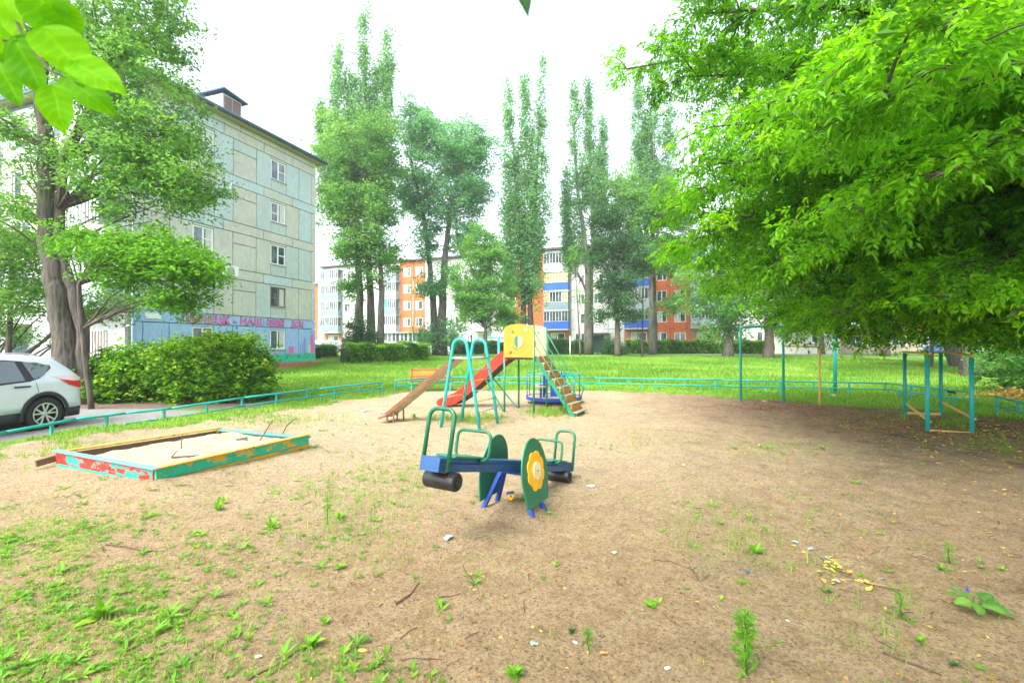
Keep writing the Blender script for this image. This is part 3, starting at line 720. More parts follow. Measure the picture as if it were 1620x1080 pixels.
segs = [  # x0 x1 (photo columns), kind, colour
 (503, 513, 'win', 'fwhite'), (513, 542, 'bal', ('fbrick', ['bal_grey', 'bal_grey', 'bal_grey', 'bal_lgrey'])), (542, 556, 'win', 'fwhite'), (556, 572, 'win', 'fwhite'), (572, 588, 'plain', 'fwhite'), (588, 602, 'plain', 'fwhite'),
 (602, 612, 'win', 'fwhite'), (612, 633, 'bal', ('fwhite', ['bal_lgrey', 'bal_grey', 'bal_lgrey', 'bal_grey'])), (633, 654, 'win', 'forange'), (654, 672, 'win', 'forange'), (672, 690, 'plain', 'fwhite'), (690, 708, 'win', 'fwhite'), (708, 732, 'win', 'fwhite'),
 (732, 752, 'win', 'fwhite'), (752, 776, 'bal', ('fwhite', ['bal_lgrey', 'bal_grey', 'bal_blue', 'bal_grey'])), (776, 798, 'plain', 'fwhite'), (798, 820, 'win', 'forange'), (820, 842, 'win', 'forange'), (842, 862, 'plain', 'forange'),
 (862, 903, 'bal', ('fbrick', ['bal_blue', 'bal_grey', 'bal_blue', 'bal_lgrey'])), (903, 932, 'win', 'fwhite'), (932, 962, 'win', 'fwhite'), (962, 988, 'plain', 'fwhite'), (988, 1034, 'bal', ('fbrick', ['bal_blue', 'bal_lgrey', 'bal_blue', 'bal_lgrey'])),
 (1034, 1060, 'win', 'forange'), (1060, 1092, 'win', 'forange'), (1092, 1140, 'bal', ('fbrick', ['bal_lgrey', 'bal_blue', 'bal_grey', 'bal_blue'])), (1140, 1180, 'win', 'fwhite'), (1180, 1215, 'win', 'fwhite'), (1215, 1260, 'bal', ('fwhite', ['bal_lgrey', 'bal_blue', 'bal_grey', 'bal_blue'])), (1260, 1330, 'win', 'fwhite')]
rb3 = random.Random(3)
for x0, x1, kd, colr in segs:
    s0, s1 = fs(x0), fs(x1); wd = s1 - s0
    for fl in range(5):
        h0 = 0.0 if fl == 0 else fh[fl]; h1 = fh[fl] + FHT if fl < 4 else 14.15
        if kd == 'plain': panel(WF, s0, s1, h0, h1, M[colr], far, .035, .10)
        elif kd == 'win':
            ww = min(1.35, wd * .62); a = s0 + (wd - ww) / 2; b2 = a + ww; wb = fh[fl] + .75; wt = fh[fl] + 2.15
            door = (x0 == 932 and fl == 0)
            panel(WF, s0, a, h0, h1, M[colr], far, .035, .10); panel(WF, b2, s1, h0, h1, M[colr], far, .035, .10)
            if door:
                panel(WF, a, b2, 2.3, h1, M[colr], far, .0, .10)
                q = MB(); WF.slab(q, a, b2, 0, 2.3, -.095, -.04); q.build('door', M['slate'], far)
                q = MB(); WF.slab(q, a - .9, b2 + .9, 2.45, 2.6, .01, 1.8); q.build('door_canopy', M['flatroof'], far)
            else:
                panel(WF, a, b2, h0, wb, M[colr], far, .0, .10); panel(WF, a, b2, wt, h1, M[colr], far, .0, .10)
                window(WF, a, b2, wb, wt, far, M['wframe'], rb3.choice([.4, .5, .6]), depth=.09, fr=.09, curtain=rb3.choice([None, .4, .6]), sill=False)
        else:
            wallm, bl = colr
            if fl == 0:
                ww = wd * .55; a = s0 + wd * .22; b2 = a + ww; wb = 1.25; wt = 2.7
                panel(WF, s0, a, 0, h1, M[wallm], far, .02, .10); panel(WF, b2, s1, 0, h1, M[wallm], far, .02, .10); panel(WF, a, b2, 0, wb, M[wallm], far, 0, .10); panel(WF, a, b2, wt, h1, M[wallm], far, 0, .10)
                window(WF, a, b2, wb, wt, far, M['wframe'], .5, depth=.09, fr=.09, curtain=.4, sill=False)
            else:
                panel(WF, s0, s1, h0, h1, M['fwhite'], far, .03, .10)
                q = MB(); WF.slab(q, s0 + .1, s1 - .1, fh[fl] - .10, fh[fl] + .05, .01, 1.0); bal = q.build('balcony_slab', M['cgrey'], far)
                q = MB(); WF.slab(q, s0 + .12, s1 - .12, fh[fl] + .055, fh[fl] + 1.08, .93, .98); WF.slab(q, s0 + .12, s0 + .17, fh[fl] + .055, fh[fl] + 1.08, .02, .925); WF.slab(q, s1 - .17, s1 - .12, fh[fl] + .055, fh[fl] + 1.08, .02, .925)
                q.build('balcony_rail', M[bl[fl - 1]], bal)
                n_ = 3 if wd < 3.2 else 4; W2 = Wall(WF.P(s0 + .15, 0, .97), WF.e, WF.n); st = (wd - .3) / n_
                for j in range(n_):
                    wood = (x0 == 862 and fl == 3) or (x0 == 862 and fl == 2 and j in (0, n_ - 1))
                    turq = (x0 == 612 and fl == 2 and j == 0)
                    window(W2, j * st, (j + 1) * st - .02, fh[fl] + 1.1, fh[fl] + 2.45, bal, M['wframe'], .5, depth=.06, fr=.035, sill=False, glass=M['bal_wood'] if wood else M['turq'] if turq else None)
                q = MB(); WF.slab(q, s0 + .05, s1 - .05, fh[fl] + 2.46, fh[fl] + 2.53, .02, 1.02); q.build('balcony_cover', M['bal_lgrey'], bal)
mb = MB(); mb.tube([WF.P(fs(654), .5, .06), WF.P(fs(654), 11.5, .06)], .07, 8); mb.build('downpipe', M['bal_lgrey'], far)
mb = MB(); WF.slab(mb, fs(604), fs(672), .35, 1.5, .4, 1.6); WF.slab(mb, fs(604), fs(690), 2.9, 3.0, .02, 1.9); ext = mb.build('ground_floor_extension', M['bal_lgrey'], far)
W3 = Wall(WF.P(fs(604), 0, 1.58), WF.e, WF.n)
for j in range(5):
    st = (fs(668) - fs(604)) / 5; window(W3, j * st + .1, (j + 1) * st - .05, 1.52, 2.88, ext, M['wframe'], .5, depth=.05, fr=.07, sill=False)

# the orange end of a block farther back, just beside the near block
bo = thing('apartment_building', 'orange and white block end glimpsed just behind the corner of the mural building', 'building', (px(498, 95), 95, .7))
WB = Wall((px(490, 95), 95, .7), (1, 0, 0), (0, -1, 0)); e_ = px(514, 95) - px(490, 95)
mb = MB(); mb.box(px(440, 95), px(514, 95) - .1, 95.12, 108, .7, 13.6); mb.build('wall', M['joint'], bo)
mb = MB(); mb.box(px(438, 95), px(516, 95), 94.7, 108.3, 13.95, 14.2); mb.build('roof', M['flatroof'], bo)
for fl in range(5):
    panel(WB, 0, e_ * .62, fl * 2.65, fl * 2.65 + 2.65, M['forange'], bo); panel(WB, e_ * .62, e_, fl * 2.65, fl * 2.65 + 2.65, M['fwhite'], bo)
    if fl: q = MB(); WB.slab(q, e_ * .64, e_ * .98, fl * 2.65, fl * 2.65 + 1.0, .02, .9); q.build('balcony_rail', M['bal_blue'] if fl == 3 else M['bal_grey'], bo)

# ------------------------------------------------------------------ low tubular guard rails round the playground
def guard_rail(label, pts, top_h, low=.20, step=1.05, ground=None, r=.026, lowfrom=0, cat='guard rail'):
    root = thing('guard_rail', label, cat, (pts[0][0], pts[0][1], 0))
    gz = lambda x, y: float(T(x, y))
    def at(d):
        for (a, b_), L, c in segs_:
            if d <= c + L + 1e-6:
                f = (d - c) / L; return a[0] + (b_[0] - a[0]) * f, a[1] + (b_[1] - a[1]) * f
        return pts[-1]
    segs_ = []; c = 0
    for a, b_ in zip(pts[:-1], pts[1:]):
        L = math.dist(a, b_); segs_.append(((a, b_), L, c)); c += L
    tot = c
    for (a, b_), L, c in segs_:
        for hh, on in ((None, True), (low, c >= lowfrom)):
            if not on: continue
            q = []
            for f in np.linspace(0, 1, 5):
                x = a[0] + (b_[0] - a[0]) * f; y = a[1] + (b_[1] - a[1]) * f
                q.append((x, y, top_h(x, y) if hh is None else top_h(x, y) - (.41 - low) * .98))
            mb = MB(); mb.tube(q, r if hh is None else r * .85, 8); mb.build('rail', M['teal'], root)
    n = max(2, int(round(tot / step)))
    for i in range(n + 1):
        x, y = at(tot * i / n); th = top_h(x, y); g_ = gz(x, y)
        full = i % 2 == 0 or i == n
        mb = MB(); zt = th - .01; zb = g_ - .1 if full else th - .22
        mb.bar((x, y, zb), (x, y, zt), .055, .04, ch=.008); mb.build('post' if full else 'strut', M['teal'], root)
        if not full:
            mb = MB(); x2, y2 = at(min(tot, tot * (i + .5) / n)); mb.bar((x2, y2, g_ - .1), (x2, y2, top_h(x2, y2) - .21), .05, .04); mb.build('leg', M['teal'], root)
    return root
guard_rail('turquoise low tube rail running from the white car past the bush to the gap', FL, lambda x, y: float(.30 + .11 * ss((y - 8) / 8)), lowfrom=3.4, step=1.0)
guard_rail('turquoise low tube rail round the far side of the yard, behind the slides', [(-4.2, 16.8), (-2.6, 18.5), (3.2, 18.1), (7.6, 17.0), (12.5, 15.5), (12.25, 12.5)], lambda x, y: .42 + float(T(x, y)))
guard_rail('short turquoise low tube rail with mesh corner beside the parallel bars', [(11.6, 11.2), (10.75, 9.7), (9.9, 8.2)], lambda x, y: .45 + float(T(x, y)))

# ------------------------------------------------------------------ seesaw
O = Vector((.02, 4.78, 0)); e = Vector((.4907, .8713, 0)); p_ = Vector((.8713, -.4907, 0)); Zu = Vector((0, 0, 1))
ORG_S = thing('seesaw', 'blue seesaw with green shield panels, yellow flower and green hoop handles', 'seesaw', O)
tau = math.asin(.225); d_ = (e * math.cos(tau) - Zu * math.sin(tau)).normalized(); n_ = (e * math.sin(tau) + Zu * math.cos(tau)).normalized()
C0 = O + Zu * .46
Bm = lambda a, b_, h: C0 + d_ * a + p_ * b_ + n_ * h
mb = MB(); mb.frame(C0, d_, p_, n_, -1.36, 1.36, -.09, .09, -.055, .012, .004); mb.build('beam', M['blue'], ORG_S)
mb = MB(); mb.frame(C0, d_, p_, n_, -1.345, 1.345, -.082, .082, .014, .052, .004); mb.build('plank', M['blue'], ORG_S)
for s_ in (-1, 1):
    mb = MB(); mb.frame(C0, d_, p_, n_, *sorted((s_ * 1.37, s_ * 1.363)), -.092, .092, -.056, .056); mb.build('end_plate', M['blue'], ORG_S)
    mb = MB(); mb.frame(C0, d_, p_, n_, *sorted((s_ * .72, s_ * 1.18)), -.10, .10, .054, .072, .004); mb.build('seat', M['green'], ORG_S)
    a = s_ * 1.30; hw = .125; H = .43; r = .075; pts = [Bm(a, -hw, -.05), Bm(a, -hw, H - r)]
    for k in range(1, 7): q = math.pi / 2 * k / 6; pts.append(Bm(a, -hw + r - r * math.cos(q), H - r + r * math.sin(q)))
    for k in range(0, 7): q = math.pi / 2 * k / 6; pts.append(Bm(a, hw - r + r * math.sin(q), H - r + r * math.cos(q)))
    pts.append(Bm(a, hw, -.05)); mb = MB(); mb.tube(pts, .0175, 12); mb.build('backrest', M['green_tube'], ORG_S)
    a = s_ * .80; hw = .175; H = .29; r = .06; pts = [Bm(a, -.09, .035)]
    def arc(cx, cz, a0, a1):
        for k in range(7): q = math.radians(a0 + (a1 - a0) * k / 6); pts.append(Bm(a, cx + r * math.cos(q), cz + r * math.sin(q)))
    arc(-hw + r, .045 + r, 250, 180); arc(-hw + r, H - r, 180, 90); arc(hw - r, H - r, 90, 0); arc(hw - r, .045 + r, 0, -70); pts.append(Bm(a, .09, .035))
    mb = MB(); mb.tube(pts, .014, 10); mb.build('handle', M['green_tube'], ORG_S)
    mb = MB(); L = .15; c_ = Bm(s_ * 1.18, 0, -.125 if s_ < 0 else -.115); rr = .074 if s_ < 0 else .068
    mb.lathe([(.0, -L + .012), (.028, -L + .012), (.045, -L), (rr * .93, -L), (rr, -L + .012), (rr, L - .012), (rr * .93, L), (.05, L), (.045, L - .02), (0, L - .02)], c_, p_, 28); mb.build('bumper_roll', M['rubber'], ORG_S)
    mb = MB(); mb.frame(C0, d_, p_, n_, s_ * 1.18 - .05, s_ * 1.18 + .05, -.06, .06, -.068, -.056); mb.build('bracket', M['rust'], ORG_S)
pan = [(-.22, 0), (.23, 0), (.275, .27)] + [(.275 * math.cos(q), .27 + .375 * math.sin(q)) for q in [math.pi * k / 22 for k in range(1, 22)]] + [(-.275, .27)]
for s_ in (-1, 1):
    upv = (Zu * .64 - p_ * s_ * .075).normalized(); nn = e.cross(upv); nn = nn if nn.dot(p_ * s_) > 0 else -nn
    o = O + p_ * s_ * .265 + Zu * .11
    mb = MB(); mb.prism(pan, o, e, upv, nn, .016); sh = mb.build('side_panel', M['green_board'], ORG_S)
    fl = [((.165 + .022 * abs(math.sin(4 * q))) * math.cos(q) * .96, .325 + (.173 + .024 * abs(math.sin(4 * q))) * math.sin(q)) for q in [2 * math.pi * k / 80 for k in range(80)]]
    mb = MB(); mb.prism(fl, o + nn * .0165, e, upv, nn, .012); flw = mb.build('flower', M['yellow_flower'], sh)
    mb = MB(); mb.prism([(.078 * math.cos(q), .325 + .085 * math.sin(q)) for q in [2 * math.pi * k / 28 for k in range(28)]], o + nn * .029, e, upv, nn, .014); mb.build('flower_centre', M['cream'], flw)
    mb = MB(); mb.lathe([(0, .0), (.009, 0), (.009, .006), (0, .008)], o + nn * .0435 + upv * .325, nn, 8); mb.build('bolt', M['rust'], flw)
    for t_ in (-.155, .155):
        f0 = O + p_ * s_ * .305 + e * t_; f0.z = G(f0.x, f0.y) - .06
        mb = MB(); mb.bar(f0, O + p_ * s_ * .125 + e * t_ * .25 + Zu * .40, .042, .042, e, .004); mb.build('leg', M['blue2'], ORG_S)
mb = MB(); mb.bar(O - p_ * .15 + Zu * .385, O + p_ * .15 + Zu * .385, .05, .03); mb.build('axle', M['blue2'], ORG_S)

# ------------------------------------------------------------------ sandbox
sb = thing('sandbox', 'square wooden sandbox with peeling turquoise, yellow and red paint', 'sandbox', (-4.6, 6.7, 0))
cn, cr, cb, cl = [Vector((x, y, 0)) for x, y in SBX]
def side(a, b_, z0, z1, th, mat, nm='plank', ex=0.0, dz=0, out=0):
    dd = (b_ - a).normalized(); sd = Vector((dd.y, -dd.x, 0)); A2 = a - dd * ex + sd * out; B2 = b_ + dd * ex + sd * out
    mb = MB(); zc = (z0 + z1) / 2; mb.bar(A2 + Vector((0, 0, zc)), B2 + Vector((0, 0, zc + dz)), th, z1 - z0, ch=.003); return mb.build(nm, mat, sb)
side(cn, cr, .155, .283, .03, M['plank_teal']); side(cn, cr, -.02, .15, .03, M['plank_yellow']); side(cn, cr, .285, .305, .075, M['cap_yellow'], 'edge_board', .03)
side(cl, cn, .14, .283, .03, M['plank_red'], ex=-.02); side(cl, cn, -.02, .135, .03, M['plank_teal'], ex=-.02); side(cl, cn, .286, .308, .08, M['cap_blue'], 'edge_board', .035)
side(cb, cl, .02, .20, .03, M['old_wood'], ex=.0, dz=.04); side(cb, cl, .225, .25, .07, M['cap_yellow'], 'edge_board', .02, .035)
side(cr, cb, .03, .22, .03, M['cap_teal'], dz=-.03); side(cr, cb, .235, .262, .11, M['cap_teal'], 'edge_board', .0, -.04)
mb = MB(); q = cl + (cl - cb).normalized() * .0; mb.bar(q + Vector((0, 0, .20)) , q + (cl - cb).normalized() * .20 + Vector((0, 0, .17)), .04, .08); mb.build('board_end', M['old_wood'], sb)
for c_ in (cn, cr, cl, cb):
    mb = MB(); ctr = (cn + cr + cb + cl) / 4; q = c_ + (ctr - c_).normalized() * .07; mb.box(q.x - .025, q.x + .025, q.y - .025, q.y + .025, -.1, .21); mb.build('corner_stake', M['old_wood'], sb)
n = 46; A = np.linspace(0.012, .988, n); U, V_ = np.meshgrid(A, A)
PX = (np.array(cn[:2])[:, None, None] * (1 - U) * (1 - V_) + np.array(cr[:2])[:, None, None] * U * (1 - V_) + np.array(cb[:2])[:, None, None] * U * V_ + np.array(cl[:2])[:, None, None] * (1 - U) * V_)
hz = .17 + .10 * vnoise(PX[0], PX[1], .8) + .06 * vnoise(PX[0], PX[1], 2.3) + .03 * vnoise(PX[0], PX[1], 6) + .02 * vnoise(PX[0], PX[1], 14) - .10 * np.exp(-((U - .03) / .05) ** 2) - .07 * np.exp(-((V_ - .97) / .07) ** 2)
V3 = np.stack([PX[0], PX[1], hz], -1).reshape(-1, 3); a = np.arange(n - 1)[:, None] * n + np.arange(n - 1)[None, :]
np_mesh('sand', V3, np.stack([a, a + 1, a + n + 1, a + n], -1).reshape(-1, 4), M['sand_pale'], smooth=True, kind='stuff')
def stick(label, pts, r=.008, fork=None):
    root = thing('twig', label, 'twig', pts[0]); P = [Vector(q) for q in pts]; out = []
    for i in range(len(P) - 1):
        for k in range(4): out.append(P[i].lerp(P[i + 1], k / 4) + Vector((random.uniform(-1, 1), random.uniform(-1, 1), random.uniform(-.4, 1))) * r * .7)
    out.append(P[-1]); mb = MB(); mb.tube(out, [r * (1 - .5 * i / len(out)) for i in range(len(out))], 6)
    if fork:
        q = P[fork[0]]; mb.tube([q, q + Vector(fork[1]) * .5 + Vector((0, 0, .006)), q + Vector(fork[1])], [r * .6, r * .5, r * .25], 5)
    mb.build('stem', M['twig'], root); return root
def gp(x, y, zz): return (px(x, zz), zz)
def on(x, y, h=0.0): return (x, y, G(x, y) + h)
def ground_pt(u, v):
    """where a pixel of the photo meets the flat yard"""
    z = CAMH * 740 / (v - 546); return px(u, z), z
stick('thin stick standing upright near the left rail of the sandbox', [(-4.66, 6.6, .12), (-4.65, 6.61, .42)], .009)
stick('leaning stick with bare top stuck in the sandbox near the turquoise board', [(-3.95, 7.25, .12), (-3.86, 7.45, .40), (-3.78, 7.42, .5)], .010)
stick('forked leaning stick nearest the back right edge of the sandbox', [(-3.78, 7.58, .12), (-3.70, 7.7, .36), (-3.60, 7.75, .46)], .010, (1, (.08, .02, .05)))
stick('dark stick lying flat across the sandbox sand', [(-4.45, 6.12, .215), (-4.12, 6.2, .22), (-3.80, 6.42, .20)], .013, (0, (.06, .04, .09)))
stick('short curved stick half buried at the back of the sandbox', [(-4.3, 7.35, .2), (-4.12, 7.27, .235), (-4.0, 7.15, .17)], .02)

# ------------------------------------------------------------------ steel slide with the two turquoise hoops
cA = Vector((-.87, 9.68, 0)); u_ = Vector((-.911, .412, 0)).normalized(); v_ = Vector((.412, .911, 0)).normalized()
sl = thing('playground_slide', 'old rusty metal chute slide with ladder between two turquoise hoops', 'slide', cA)
Sp = lambda a, b_, h: cA + u_ * a + v_ * b_ + Zu * h
def hoop(b_):
    pts = []; r = .165; zt = 1.64
    pts += [Sp(.46, b_, G(Sp(.46, b_, 0).x, Sp(.46, b_, 0).y) - .08), Sp(.31, b_, .85), Sp(r + .005, b_, zt - .02)]
    for k in range(11): q = math.pi * k / 10; pts.append(Sp(r * math.cos(q), b_, zt + r * math.sin(q)))
    pts += [Sp(-r - .005, b_, zt - .02), Sp(-.31, b_, .85), Sp(-.46, b_, -.08)]; return pts
for b_ in (-.4, .4):
    mb = MB(); mb.tube(hoop(b_), .034, 12); mb.build('hoop', M['teal'], sl)
for a in (-.215, .215):
    mb = MB(); mb.tube([Sp(a, -.4, 1.42), Sp(a, .4, 1.42)], .02, 8); mb.build('crossbar', M['galv'], sl)
for b_ in (-.4, .4):
    mb = MB(); mb.tube([Sp(-.215, b_, 1.42), Sp(.215, b_, 1.42)], .018, 8); mb.build('crossbar', M['galv'], sl)
for k in range(6):
    h = .16 + k * .205; a = -.46 + .155 * h / .85
    mb = MB(); mb.tube([Sp(a, -.4, h), Sp(a, .4, h)], .013, 8); mb.build('rung', M['galv'] if k % 2 else M['cap_yellow'], sl)
P0 = Sp(.16, -.14, 1.40); P1 = Sp(1.83, -.20, .17); P2 = Sp(2.06, -.20, .09)
cd = (P1 - P0).normalized(); cs = v_.copy(); cu = cs.cross(cd); cu = cu if cu.z > 0 else -cu
mb = MB()
for A2, B2 in ((P0, P1), (P1, P2)):
    mb.bar(A2, B2, .40, .012, (0, 0, 1))
mb.build('chute', M['rust_metal'], sl)
for s_ in (-.205, .205):
    mb = MB(); mb.bar(P0 + cs * s_ + cu * .02, P1 + cs * s_ + cu * .02, .012, .045); mb.tube([P0 + cs * s_ + cu * .045, P1 + cs * s_ + cu * .045], .010, 6); mb.bar(P1 + cs * s_, P2 + cs * s_ , .012, .04); mb.build('chute_side', M['rust'], sl)
for s_ in (-.17, .17):
    mb = MB(); q = Sp(1.66, -.2 + s_, 0); mb.bar(Vector((q.x, q.y, -.1)), Vector((q.x, q.y, .27)), .03, .03); mb.build('leg', M['rust'], sl)
    q = Sp(1.83, -.2 + s_, 0); mb = MB(); mb.bar(Vector((q.x, q.y, -.1)), Vector((q.x, q.y, .16)), .03, .03); mb.build('leg', M['rust'], sl)
mb = MB(); mb.tube([Sp(.46 - .1, -.4, .62), Sp(-.46 + .1, -.4, .62)][:1] + [Sp(.36, .4, .62)], .014, 8); mb.build('brace', M['galv'], sl)

# ------------------------------------------------------------------ play tower with red slide
cT = Vector((.35, 11.8, 0)); a_ = Vector((.89, -.455, 0)).normalized(); b_v = Vector((.455, .89, 0)).normalized()
tw = thing('play_tower', 'play tower with yellow panel, red slide and green stairs with orange risers', 'play tower', cT)
Tp = lambda a, b_, h: cT + a_ * a + b_v * b_ + Zu * h
for (a, b_, h) in ((-.4, -.4, 1.42), (.4, -.4, 2.17), (.4, .4, 2.14), (-.4, .4, 2.1)):
    q = Tp(a, b_, 0); mb = MB(); mb.tube([(q.x, q.y, -.15), (q.x, q.y, h)], .026, 10); mb.build('post', M['green'], tw)
mb = MB(); mb.frame(cT, a_, b_v, Zu, -.38, .38, -.37, .37, 1.33, 1.37, .003); mb.build('deck', M['dark_board'], tw)
def holed(name, b_, mat, holes, w=.405, h0=1.385, h1=2.13, back=False):
    """arched panel with real holes, by boolean"""
    poly = [(-w, h0), (w, h0), (w, h1 - .05), (w - .05, h1)] + [(w * .8 * math.cos(q), h1 + .07 * math.sin(q)) for q in [math.pi * k / 8 for k in range(1, 8)]] + [(-w + .05, h1), (-w, h1 - .05)]
    mb = MB(); mb.prism(poly, cT + b_v * b_, a_, Zu, b_v, .018); ob = mb.build(name, mat, tw)
    cm = MB()
    for hp in holes: cm.prism(hp, cT + b_v * (b_ - .1), a_, Zu, b_v, .3)
    ct = cm.build('cutter', mat); ct.location = -cT; bpy.context.view_layer.update()
    ct.location = (0, 0, 0); ob.parent = None; ob.location = cT; bpy.context.view_layer.update()
    md = ob.modifiers.new('b', 'BOOLEAN'); md.operation = 'DIFFERENCE'; md.object = ct; md.solver = 'EXACT'
    dg = bpy.context.evaluated_depsgraph_get(); me = bpy.data.meshes.new_from_object(ob.evaluated_get(dg)); ob.modifiers.clear(); ob.data = me
    ob.location = (0, 0, 0); ob.parent = tw; bpy.data.objects.remove(ct); return ob
circ = lambda x, z, r, sx=1: [(x + r * sx * math.cos(q), z + r * math.sin(q)) for q in [2 * math.pi * k / 20 for k in range(20)]]
half = [(0 - .02, 1.92)] + [(-.02 - .095 * math.sin(q), 1.775 + .145 * math.cos(q)) for q in [math.pi * k / 10 for k in range(1, 10)]] + [(-.02, 1.63)]
holed('front_panel', -.425, M['yellow_panel'], [circ(-.155, 2.0, .034)])
mb = MB(); mb.prism(half, Tp(0, -.4255, 0), a_, Zu, -b_v, .010); mb.build('moon_relief', M['green_board'], tw)
disc = MB(); disc.prism([(.0, 1.92)] + [(.0 + .12 * math.sin(q), 1.775 + .145 * math.cos(q)) for q in [math.pi * k / 10 for k in range(1, 10)]] + [(.0, 1.63)], Tp(0, -.4255, 0), a_, Zu, -b_v, .012); disc.build('moon_relief', M['cream_panel'], tw)
smile = [(-.085 + .09 + .13 * math.cos(q), 1.68 + .12 * math.sin(q)) for q in [rad(185 + k * 13) for k in range(8)]] + [(.005 + .10 * math.cos(q), 1.675 + .085 * math.sin(q)) for q in [rad(185 + k * 13) for k in range(7, -1, -1)]]
mb = MB(); mb.prism([(x - .03, z) for x, z in smile], Tp(0, -.4255, 0), a_, Zu, -b_v, .004); mb.build('smile_line', M['green_board'], tw)
mb = MB(); mb.prism(circ(-.21, 1.50, .036), Tp(0, -.4255, 0), a_, Zu, -b_v, .005); mb.build('red_spot', M['red'], tw)
mb = MB(); mb.prism(circ(.19, 2.06, .05), Tp(0, -.4255, 0), a_, Zu, -b_v, .005); mb.build('pale_spot', M['cream_panel'], tw)
holed('back_panel', .408, M['cream_panel'], [circ(.17, 2.0, .034), circ(.0, 1.72, .11)])
# red slide: bed with two side boards, resting end flattened
prof = [(-.40, 1.36), (-.62, 1.22), (-1.0, .90), (-1.4, .57), (-1.75, .30), (-2.0, .15), (-2.3, .08), (-2.52, .06)]
mb = MB()
for (x0, h0), (x1, h1) in zip(prof[:-1], prof[1:]): mb.bar(Tp(x0, 0, h0), Tp(x1, 0, h1), .44, .025)
mb.build('slide_bed', M['dark_board'], tw)
for s_ in (-.235, .235):
    up = [(x, h + hh) for (x, h), hh in zip(prof, (.20, .28, .29, .29, .28, .25, .22, .15))]; dn = [(x, h - .045) for x, h in prof]
    V = []; 
    mb = MB(); mb.prism([(x, h) for x, h in up] + [(-2.58, .12)] + dn[::-1], Tp(0, s_ - .012, 0), a_, Zu, b_v, .024); mb.build('slide_side', M['red'], tw)
for s_ in (-.2, .2):
    mb = MB(); mb.bar(Tp(-1.06, s_, .80), Tp(-.42, s_ * 1.9, .02), .03, .03); mb.build('brace', M['green'], tw)
    mb = MB(); mb.bar(Tp(-2.0, s_, .14), Tp(-2.0, s_, -.1), .03, .03); mb.build('leg', M['dark_board'], tw)
for s_ in (-.35, .35):
    mb = MB(); mb.bar(Tp(.40, s_, 1.40), Tp(1.42, s_, -.02), .03, .09); mb.build('stringer', M['green'], tw)
for k in range(7):
    f = (k + .6) / 7.2; a = .42 + 1.0 * f; h = 1.36 * (1 - f) 
    mb = MB(); mb.frame(cT, a_, b_v, Zu, a - .02, a + .15, -.33, .33, h - .012, h + .012); mb.build('tread', M['grey_wood'], tw)
    mb = MB(); mb.frame(cT, a_, b_v, Zu, a - .02, a - .005, -.33, .33, h + .015, h + .165); mb.build('riser', M['orange'], tw)
for s_ in (-.37, .37):
    pts = [Tp(.40, s_, 2.02), Tp(.70, s_, 1.52), Tp(1.18, s_, .84), Tp(1.40, s_, .62), Tp(1.30, s_, .36)]
    mb = MB(); mb.tube(pts, .015, 8); mb.build('handrail', M['green'], tw)
    mb = MB(); mb.tube([Tp(.40, s_, 1.70), Tp(.78, s_, 1.18), Tp(1.14, s_, .64), Tp(1.22, s_, .20)], .012, 8); mb.build('handrail', M['green'], tw)
    for a0, h0, a1, h1 in ((.86, 1.30, .80, .86), (1.18, .84, 1.12, .40)):
        mb = MB(); mb.tube([Tp(a0, s_, h0), Tp(a1, s_, h1)], .010, 6); mb.build('baluster', M['green'], tw)

# ------------------------------------------------------------------ roundabout
cM = Vector((1.24, 13.9, 0)); mg = thing('merry_go_round', 'blue playground roundabout with ring rail behind the green stairs', 'roundabout', cM)
mb = MB(); mb.lathe([(0, .17), (.76, .17), (.80, .16)], cM, Zu, 36, False); mb.lathe([(0, .10), (.6, .10), (.80, .12), (.80, .16)], cM, Zu, 36, False); mb.build('deck', M['grey_wood'], mg)
mb = MB(); mb.lathe([(.80, .09), (.83, .09), (.83, .185), (.80, .185), (.80, .09)], cM, Zu, 36, False); mb.build('rim', M['blue2'], mg)
ring = lambda r, h, n=36: [cM + Vector((r * math.cos(2 * math.pi * k / n), r * math.sin(2 * math.pi * k / n), h)) for k in range(n)]
mb = MB(); mb.tube(ring(.82, .84), .014, 8, True); mb.build('ring_rail', M['teal'], mg)
mb = MB(); mb.tube(ring(.40, .80, 24), .013, 8, True); mb.build('inner_ring', M['blue2'], mg)
for k in range(8):
    q = 2 * math.pi * (k + .3) / 8; c, s = math.cos(q), math.sin(q)
    mb = MB(); mb.tube([cM + Vector((.82 * c, .82 * s, .17)), cM + Vector((.82 * c, .82 * s, .84))], .012, 8); mb.build('upright', M['dark_board'] if k % 2 else M['blue2'], mg)
for k in range(4):
    q = 2 * math.pi * (k + .45) / 4; c, s = math.cos(q), math.sin(q); R_ = Vector((c, s, 0)); S_ = Vector((-s, c, 0))
    mb = MB(); mb.frame(cM, R_, S_, Zu, .44, .68, -.22, .22, .47, .50); mb.build('seat', M['grey_wood'], mg)
    mb = MB(); mb.frame(cM, R_, S_, Zu, .39, .43, -.025, .025, .17, .80); mb.build('seat_post', M['blue2'], mg)
    mb = MB(); mb.frame(cM, R_, S_, Zu, .52, .56, -.02, .02, .17, .47); mb.build('seat_post', M['blue2'], mg)
mb = MB(); mb.frame(cM, (1, 0, 0), (0, 1, 0), Zu, -.10, .14, -.10, .10, .17, .52); mb.build('hub_box', M['blue2'], mg)
mb = MB(); mb.lathe([(.09, -.1), (.09, .10), (.3, .11)], cM, Zu, 16); mb.build('pivot', M['rust'], mg)

